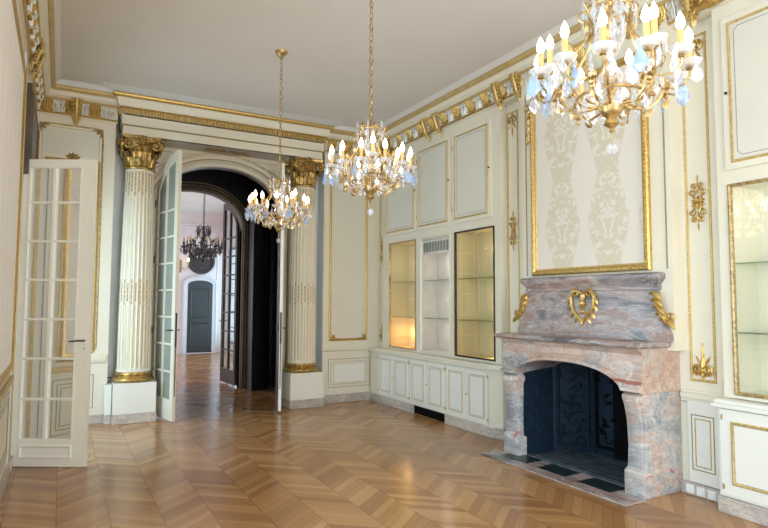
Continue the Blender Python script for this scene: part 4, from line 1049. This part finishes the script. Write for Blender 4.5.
# ------------------------------------------------------------------ chandeliers
def pendant_mesh(name, mat, L, W_, T):
    b = MB(); b.mp = None
    prof = [(0, -.0, .05), (.12, .18, .3), (.3, .5, .65), (.55, .95, 1), (.72, 1, .95), (.88, .6, .6), (1, .05, .1)]
    rings = []
    for t_, w_, d_ in prof:
        ww = max(.0006, W_*.5*w_); dd = max(.0006, T*.5*d_); z = -L*t_
        rings.append([(ww, 0, z), (ww*.5, dd, z), (-ww*.5, dd, z), (-ww, 0, z), (-ww*.5, -dd, z), (ww*.5, -dd, z)])
    b.loft(rings); b.tube([(0, 0, 0), (0, 0, .014)], .0012, 4)
    o = b.build(name, mat, None, False); me = o.data; bpy.data.objects.remove(o); return me
PEN = [pendant_mesh('pendant', 'crystal', .095, .052, .016), pendant_mesh('pendant_small', 'crystal', .065, .036, .012), pendant_mesh('pendant_blue', 'crystal_blue', .11, .066, .018)]
def local(o, root):
    o.parent = root; return o
def make_chandelier():
    root = thing('chandelier', (0, 0, 0), 'x', 'chandelier', 'lit crystal chandeliers of the salon')
    def pt(b, name, mat, par=None, sm=True): return b.build(name, mat, par or root, sm)
    b = MB(); b.lathe([(.004, .0), (.018, .006), (.026, .022), (.026, .034), (.018, .046), (.006, .054)], n=10); pt(b, 'crystal_ball', 'crystal', None, False)
    b = MB(); b.tube([(0, 0, .05), (0, 0, .12)], .003, 5); b.lathe([(.004, .10), (.012, .108), (.008, .12), (.022, .13), (.034, .14), (.03, .155), (.018, .165), (.036, .18), (.05, .195), (.054, .215), (.046, .23), (.02, .24), (.014, .27)], n=18); pt(b, 'finial', 'brass')
    b = MB(); b.lathe([(.012, .26), (.02, .28), (.012, .30), (.03, .33), (.034, .36), (.018, .40), (.012, .43), (.022, .45), (.026, .48), (.014, .52), (.012, .57), (.022, .60), (.012, .62), (.012, .68), (.02, .70), (.008, .72), (.006, .76)], n=14); pt(b, 'stem', 'brass')
    b = MB(); b.lathe([(.02, .30), (.048, .33), (.055, .36), (.03, .40), (.02, .44), (.04, .47), (.045, .50), (.02, .55)], n=10); pt(b, 'crystal_baluster', 'crystal', None, False)
    for k in range(6):                               # cage scrolls
        th = k*PI/3+.26; c, s_ = math.cos(th), math.sin(th); b = MB(); b.mp = (lambda c, s_: lambda r, z, w: (r*c-w*s_, r*s_+w*c, z))(c, s_)
        b.tube([(.015, .69, 0), (.05, .72, 0), (.095, .715, 0), (.115, .69, 0), (.095, .655, 0), (.085, .60, 0), (.115, .52, 0), (.165, .46, 0), (.20, .40, 0), (.195, .33, 0), (.15, .27, 0), (.09, .235, 0), (.03, .22, 0)], [.004, .005, .006, .006, .005, .005, .006, .006, .007, .007, .007, .006, .005], 6)
        b.tube([(p[0], p[1], 0) for p in spiral(.12, .62, .045, .008, PI, PI-5.5, 14, 0)], .004, 5)
        b.tube([(p[0], p[1], 0) for p in spiral(.235, .36, .04, .008, PI, PI+5.2, 14, 0)], .004, 5)
        b.leaf(.17, .45, 1.2, .07, .03, .014, 0); b.leaf(.1, .56, 1.4, .06, .03, .012, 0)
        pt(b, 'cage_scroll', 'brass')
    b = MB()
    ring = [[((.098+.006*math.cos(q))*math.cos(2*PI*k/32), (.098+.006*math.cos(q))*math.sin(2*PI*k/32), .675+.006*math.sin(q)) for q in [2*PI*j/6 for j in range(6)]] for k in range(33)]
    b.loft(ring, True, False); pt(b, 'crown_ring', 'brass'); b = MB()
    ring = [[((.145+.007*math.cos(q))*math.cos(2*PI*k/32), (.145+.007*math.cos(q))*math.sin(2*PI*k/32), .265+.007*math.sin(q)) for q in [2*PI*j/6 for j in range(6)]] for k in range(33)]
    b.loft(ring, True, False); pt(b, 'basket_ring', 'brass')
    for k in range(6):                               # upright crystal spears on the crown
        th = k*PI/3-.26; b = MB(); x, y = .11*math.cos(th), .11*math.sin(th)
        b.lathe([(.002, .56), (.008, .60), (.011, .63), (.006, .67), (.010, .70), (.006, .72), (.002, .74)], x, y, 6); pt(b, 'crystal_spear', 'crystal', None, False)
    def pend(me, x, y, z, th, sc=1, tilt=0):
        o = bpy.data.objects.new('crystal_pendant', me); C.objects.link(o); o.location = (x, y, z); o.rotation_euler = (0, tilt, th); o.scale = (sc, sc, sc); o.parent = root
    rnd = random.Random(3)
    for k in range(6):
        th = k*PI/3; c, s_ = math.cos(th), math.sin(th); b = MB(); b.mp = (lambda c, s_: lambda r, z, w: (r*c-w*s_, r*s_+w*c, z))(c, s_)
        b.tube([(.03, .235, 0), (.08, .21, 0), (.15, .20, 0), (.195, .235, 0), (.22, .275, 0), (.23, .31, 0)], [.006, .006, .006, .007, .007, .009], 7)
        b.ball((.23, .30, 0), .022); b.ball((.23, .27, 0), .014); b.ball((.23, .25, 0), .009)
        b.tube([(p[0], p[1], 0) for p in spiral(.19, .28, .045, .007, -PI/2, -PI/2+5.4, 14, 0)], .0045, 5)
        b.leaf(.13, .17, .5, .06, .03, .012, 0); b.leaf(.22, .20, 1.2, .05, .03, .012, 0)
        ends = [(.305, .345, .08), (.305, .345, -.08)] if k % 2 else [(.31, .345, .088), (.31, .345, -.088), (.262, .395, 0)]
        for (er, ez, ew) in ends:
            b.tube([(.23, .30, 0), (.25, .275, ew*.4), (.285 if ew else .262, .28, ew*.8), (er, ez-.035, ew), (er, ez, ew)], [.005, .005, .005, .005, .007], 6)
        arm = b.build('arm', 'brass', root)
        for (er, ez, ew) in ends:
            x, y = er*c-ew*s_, er*s_+ew*c
            d = MB(); d.lathe([(.004, ez-.012), (.016, ez-.008), (.014, ez), (.010, ez+.012)], x, y, 10); d.build('socket_cup', 'brass', arm)
            d = MB(); d.lathe([(.008, ez+.004), (.030, ez+.006), (.044, ez+.018), (.052, ez+.030), (.050, ez+.031), (.040, ez+.022), (.028, ez+.012), (.008, ez+.011)], x, y, 14); d.build('drip_pan', 'dish', arm)
            d = MB(); d.lathe([(.0125, ez+.012), (.0125, ez+.105), (.004, ez+.107)], x, y, 10); d.build('candle_sleeve', 'candle', arm)
            d = MB(); d.lathe([(.008, ez+.106), (.0165, ez+.122), (.0185, ez+.135), (.015, ez+.155), (.007, ez+.172), (.001, ez+.184)], x, y, 10); d.build('bulb', 'bulb', arm)
            for q in range(3):
                ph = 2*PI*q/3+th+rnd.random(); rr = .047
                pend(PEN[2] if rnd.random() < .22 else PEN[0 if q else 1], x+rr*math.cos(ph), y+rr*math.sin(ph), ez+.008, ph+PI/2+rnd.uniform(-.6, .6), rnd.uniform(.85, 1.1))
    for k in range(12):
        th = k*PI/6; pend(PEN[0], .145*math.cos(th), .145*math.sin(th), .255, th+PI/2, .85)
    for k in range(12):
        th = k*PI/6+.1; pend(PEN[1], .10*math.cos(th), .10*math.sin(th), .665, th+PI/2, .9)
    for k in range(12):
        th = k*PI/6+.2; pend(PEN[0 if k % 2 else 1], (.16+.05*(k % 2))*math.cos(th), (.16+.05*(k % 2))*math.sin(th), .46-.1*(k % 2), th+PI/2, 1.0)
    for k in range(12):
        th = k*PI/6+.13; pend(PEN[0 if k % 2 else 1], (.235+.03*(k % 2))*math.cos(th), (.235+.03*(k % 2))*math.sin(th), .265+.05*(k % 2), th+PI/2, 1.0)
    for k in range(6):
        th = k*PI/3+.5; pend(PEN[0], .06*math.cos(th), .06*math.sin(th), .62, th+PI/2, 1.15)
    return root
ch = make_chandelier()
def hang(root, loc, rz, label, zc=ZC, scale=1.0, lamp=5.0, mat='brass', rose=True):
    root.location = loc; root.rotation_euler = (0, 0, rz); root.scale = (scale,)*3; root['label'] = label
    # chain of oval links, built for this drop
    H = (zc-loc[2])/scale; z = .755; b = MB(); k = 0; lk = .046
    while z+lk < H-.03:
        pts = [(.015*math.cos(q), 0, z+lk*.5+(lk*.62)*math.sin(q)) for q in [2*PI*j/10 for j in range(11)]]
        if k % 2: pts = [(0, p[0], p[2]) for p in pts]
        b.tube(pts, .0045, 5); z += lk; k += 1
    def att(bm, name, m_):
        me_o = bm.build(name, m_); me_o.parent = root; return me_o
    att(b, 'chain', mat)
    b = MB(); b.tube([(0, 0, z-.005), (0, 0, H-.02)], .004, 5); b.lathe([(.006, H-.075), (.022, H-.07), (.03, H-.055), (.05, H-.04), (.062, H-.02), (.07, H-.001), (.004, H-.001)], n=18); att(b, 'ceiling_rose', mat)
    if lamp:
        l = bpy.data.lights.new('chandelier_lamp', 'POINT'); l.energy = lamp; l.color = (1, .80, .56); l.shadow_soft_size = .30
        o = bpy.data.objects.new('chandelier_lamp', l); C.objects.link(o); o.location = (loc[0], loc[1], loc[2]+.42*scale)
c_b = copy_tree(ch); c_c = copy_tree(ch)
dk = {'aged_bronze': M['dark_bronze'], 'lit_bulb': M['unlit'], 'candle_sleeve': M['bwood'], 'rock_crystal': M['crystal_dim'], 'blue_crystal': M['crystal_dim'], 'frosted_glass_dish': M['crystal_dim']}
c_d = copy_tree(ch, None, dk)
hang(ch, (2.135, 1.745, 2.262), .35, 'large nearest crystal chandelier hanging before the damask panel and fireplace wall')
hang(c_b, (2.09, 3.985, 2.275), .1, 'middle crystal chandelier hanging in front of the wall cupboards')
hang(c_c, (2.09, 6.17, 2.25), .9, 'farthest lit crystal chandelier hanging before the arched doorway')
hang(c_d, (2.90, 14.0, 2.36), .2, 'dark bronze chandelier with unlit candles seen through the doorway in the far room', 4.36, 1.42, 0, 'dark_bronze')
if 'group' in c_d: del c_d['group']
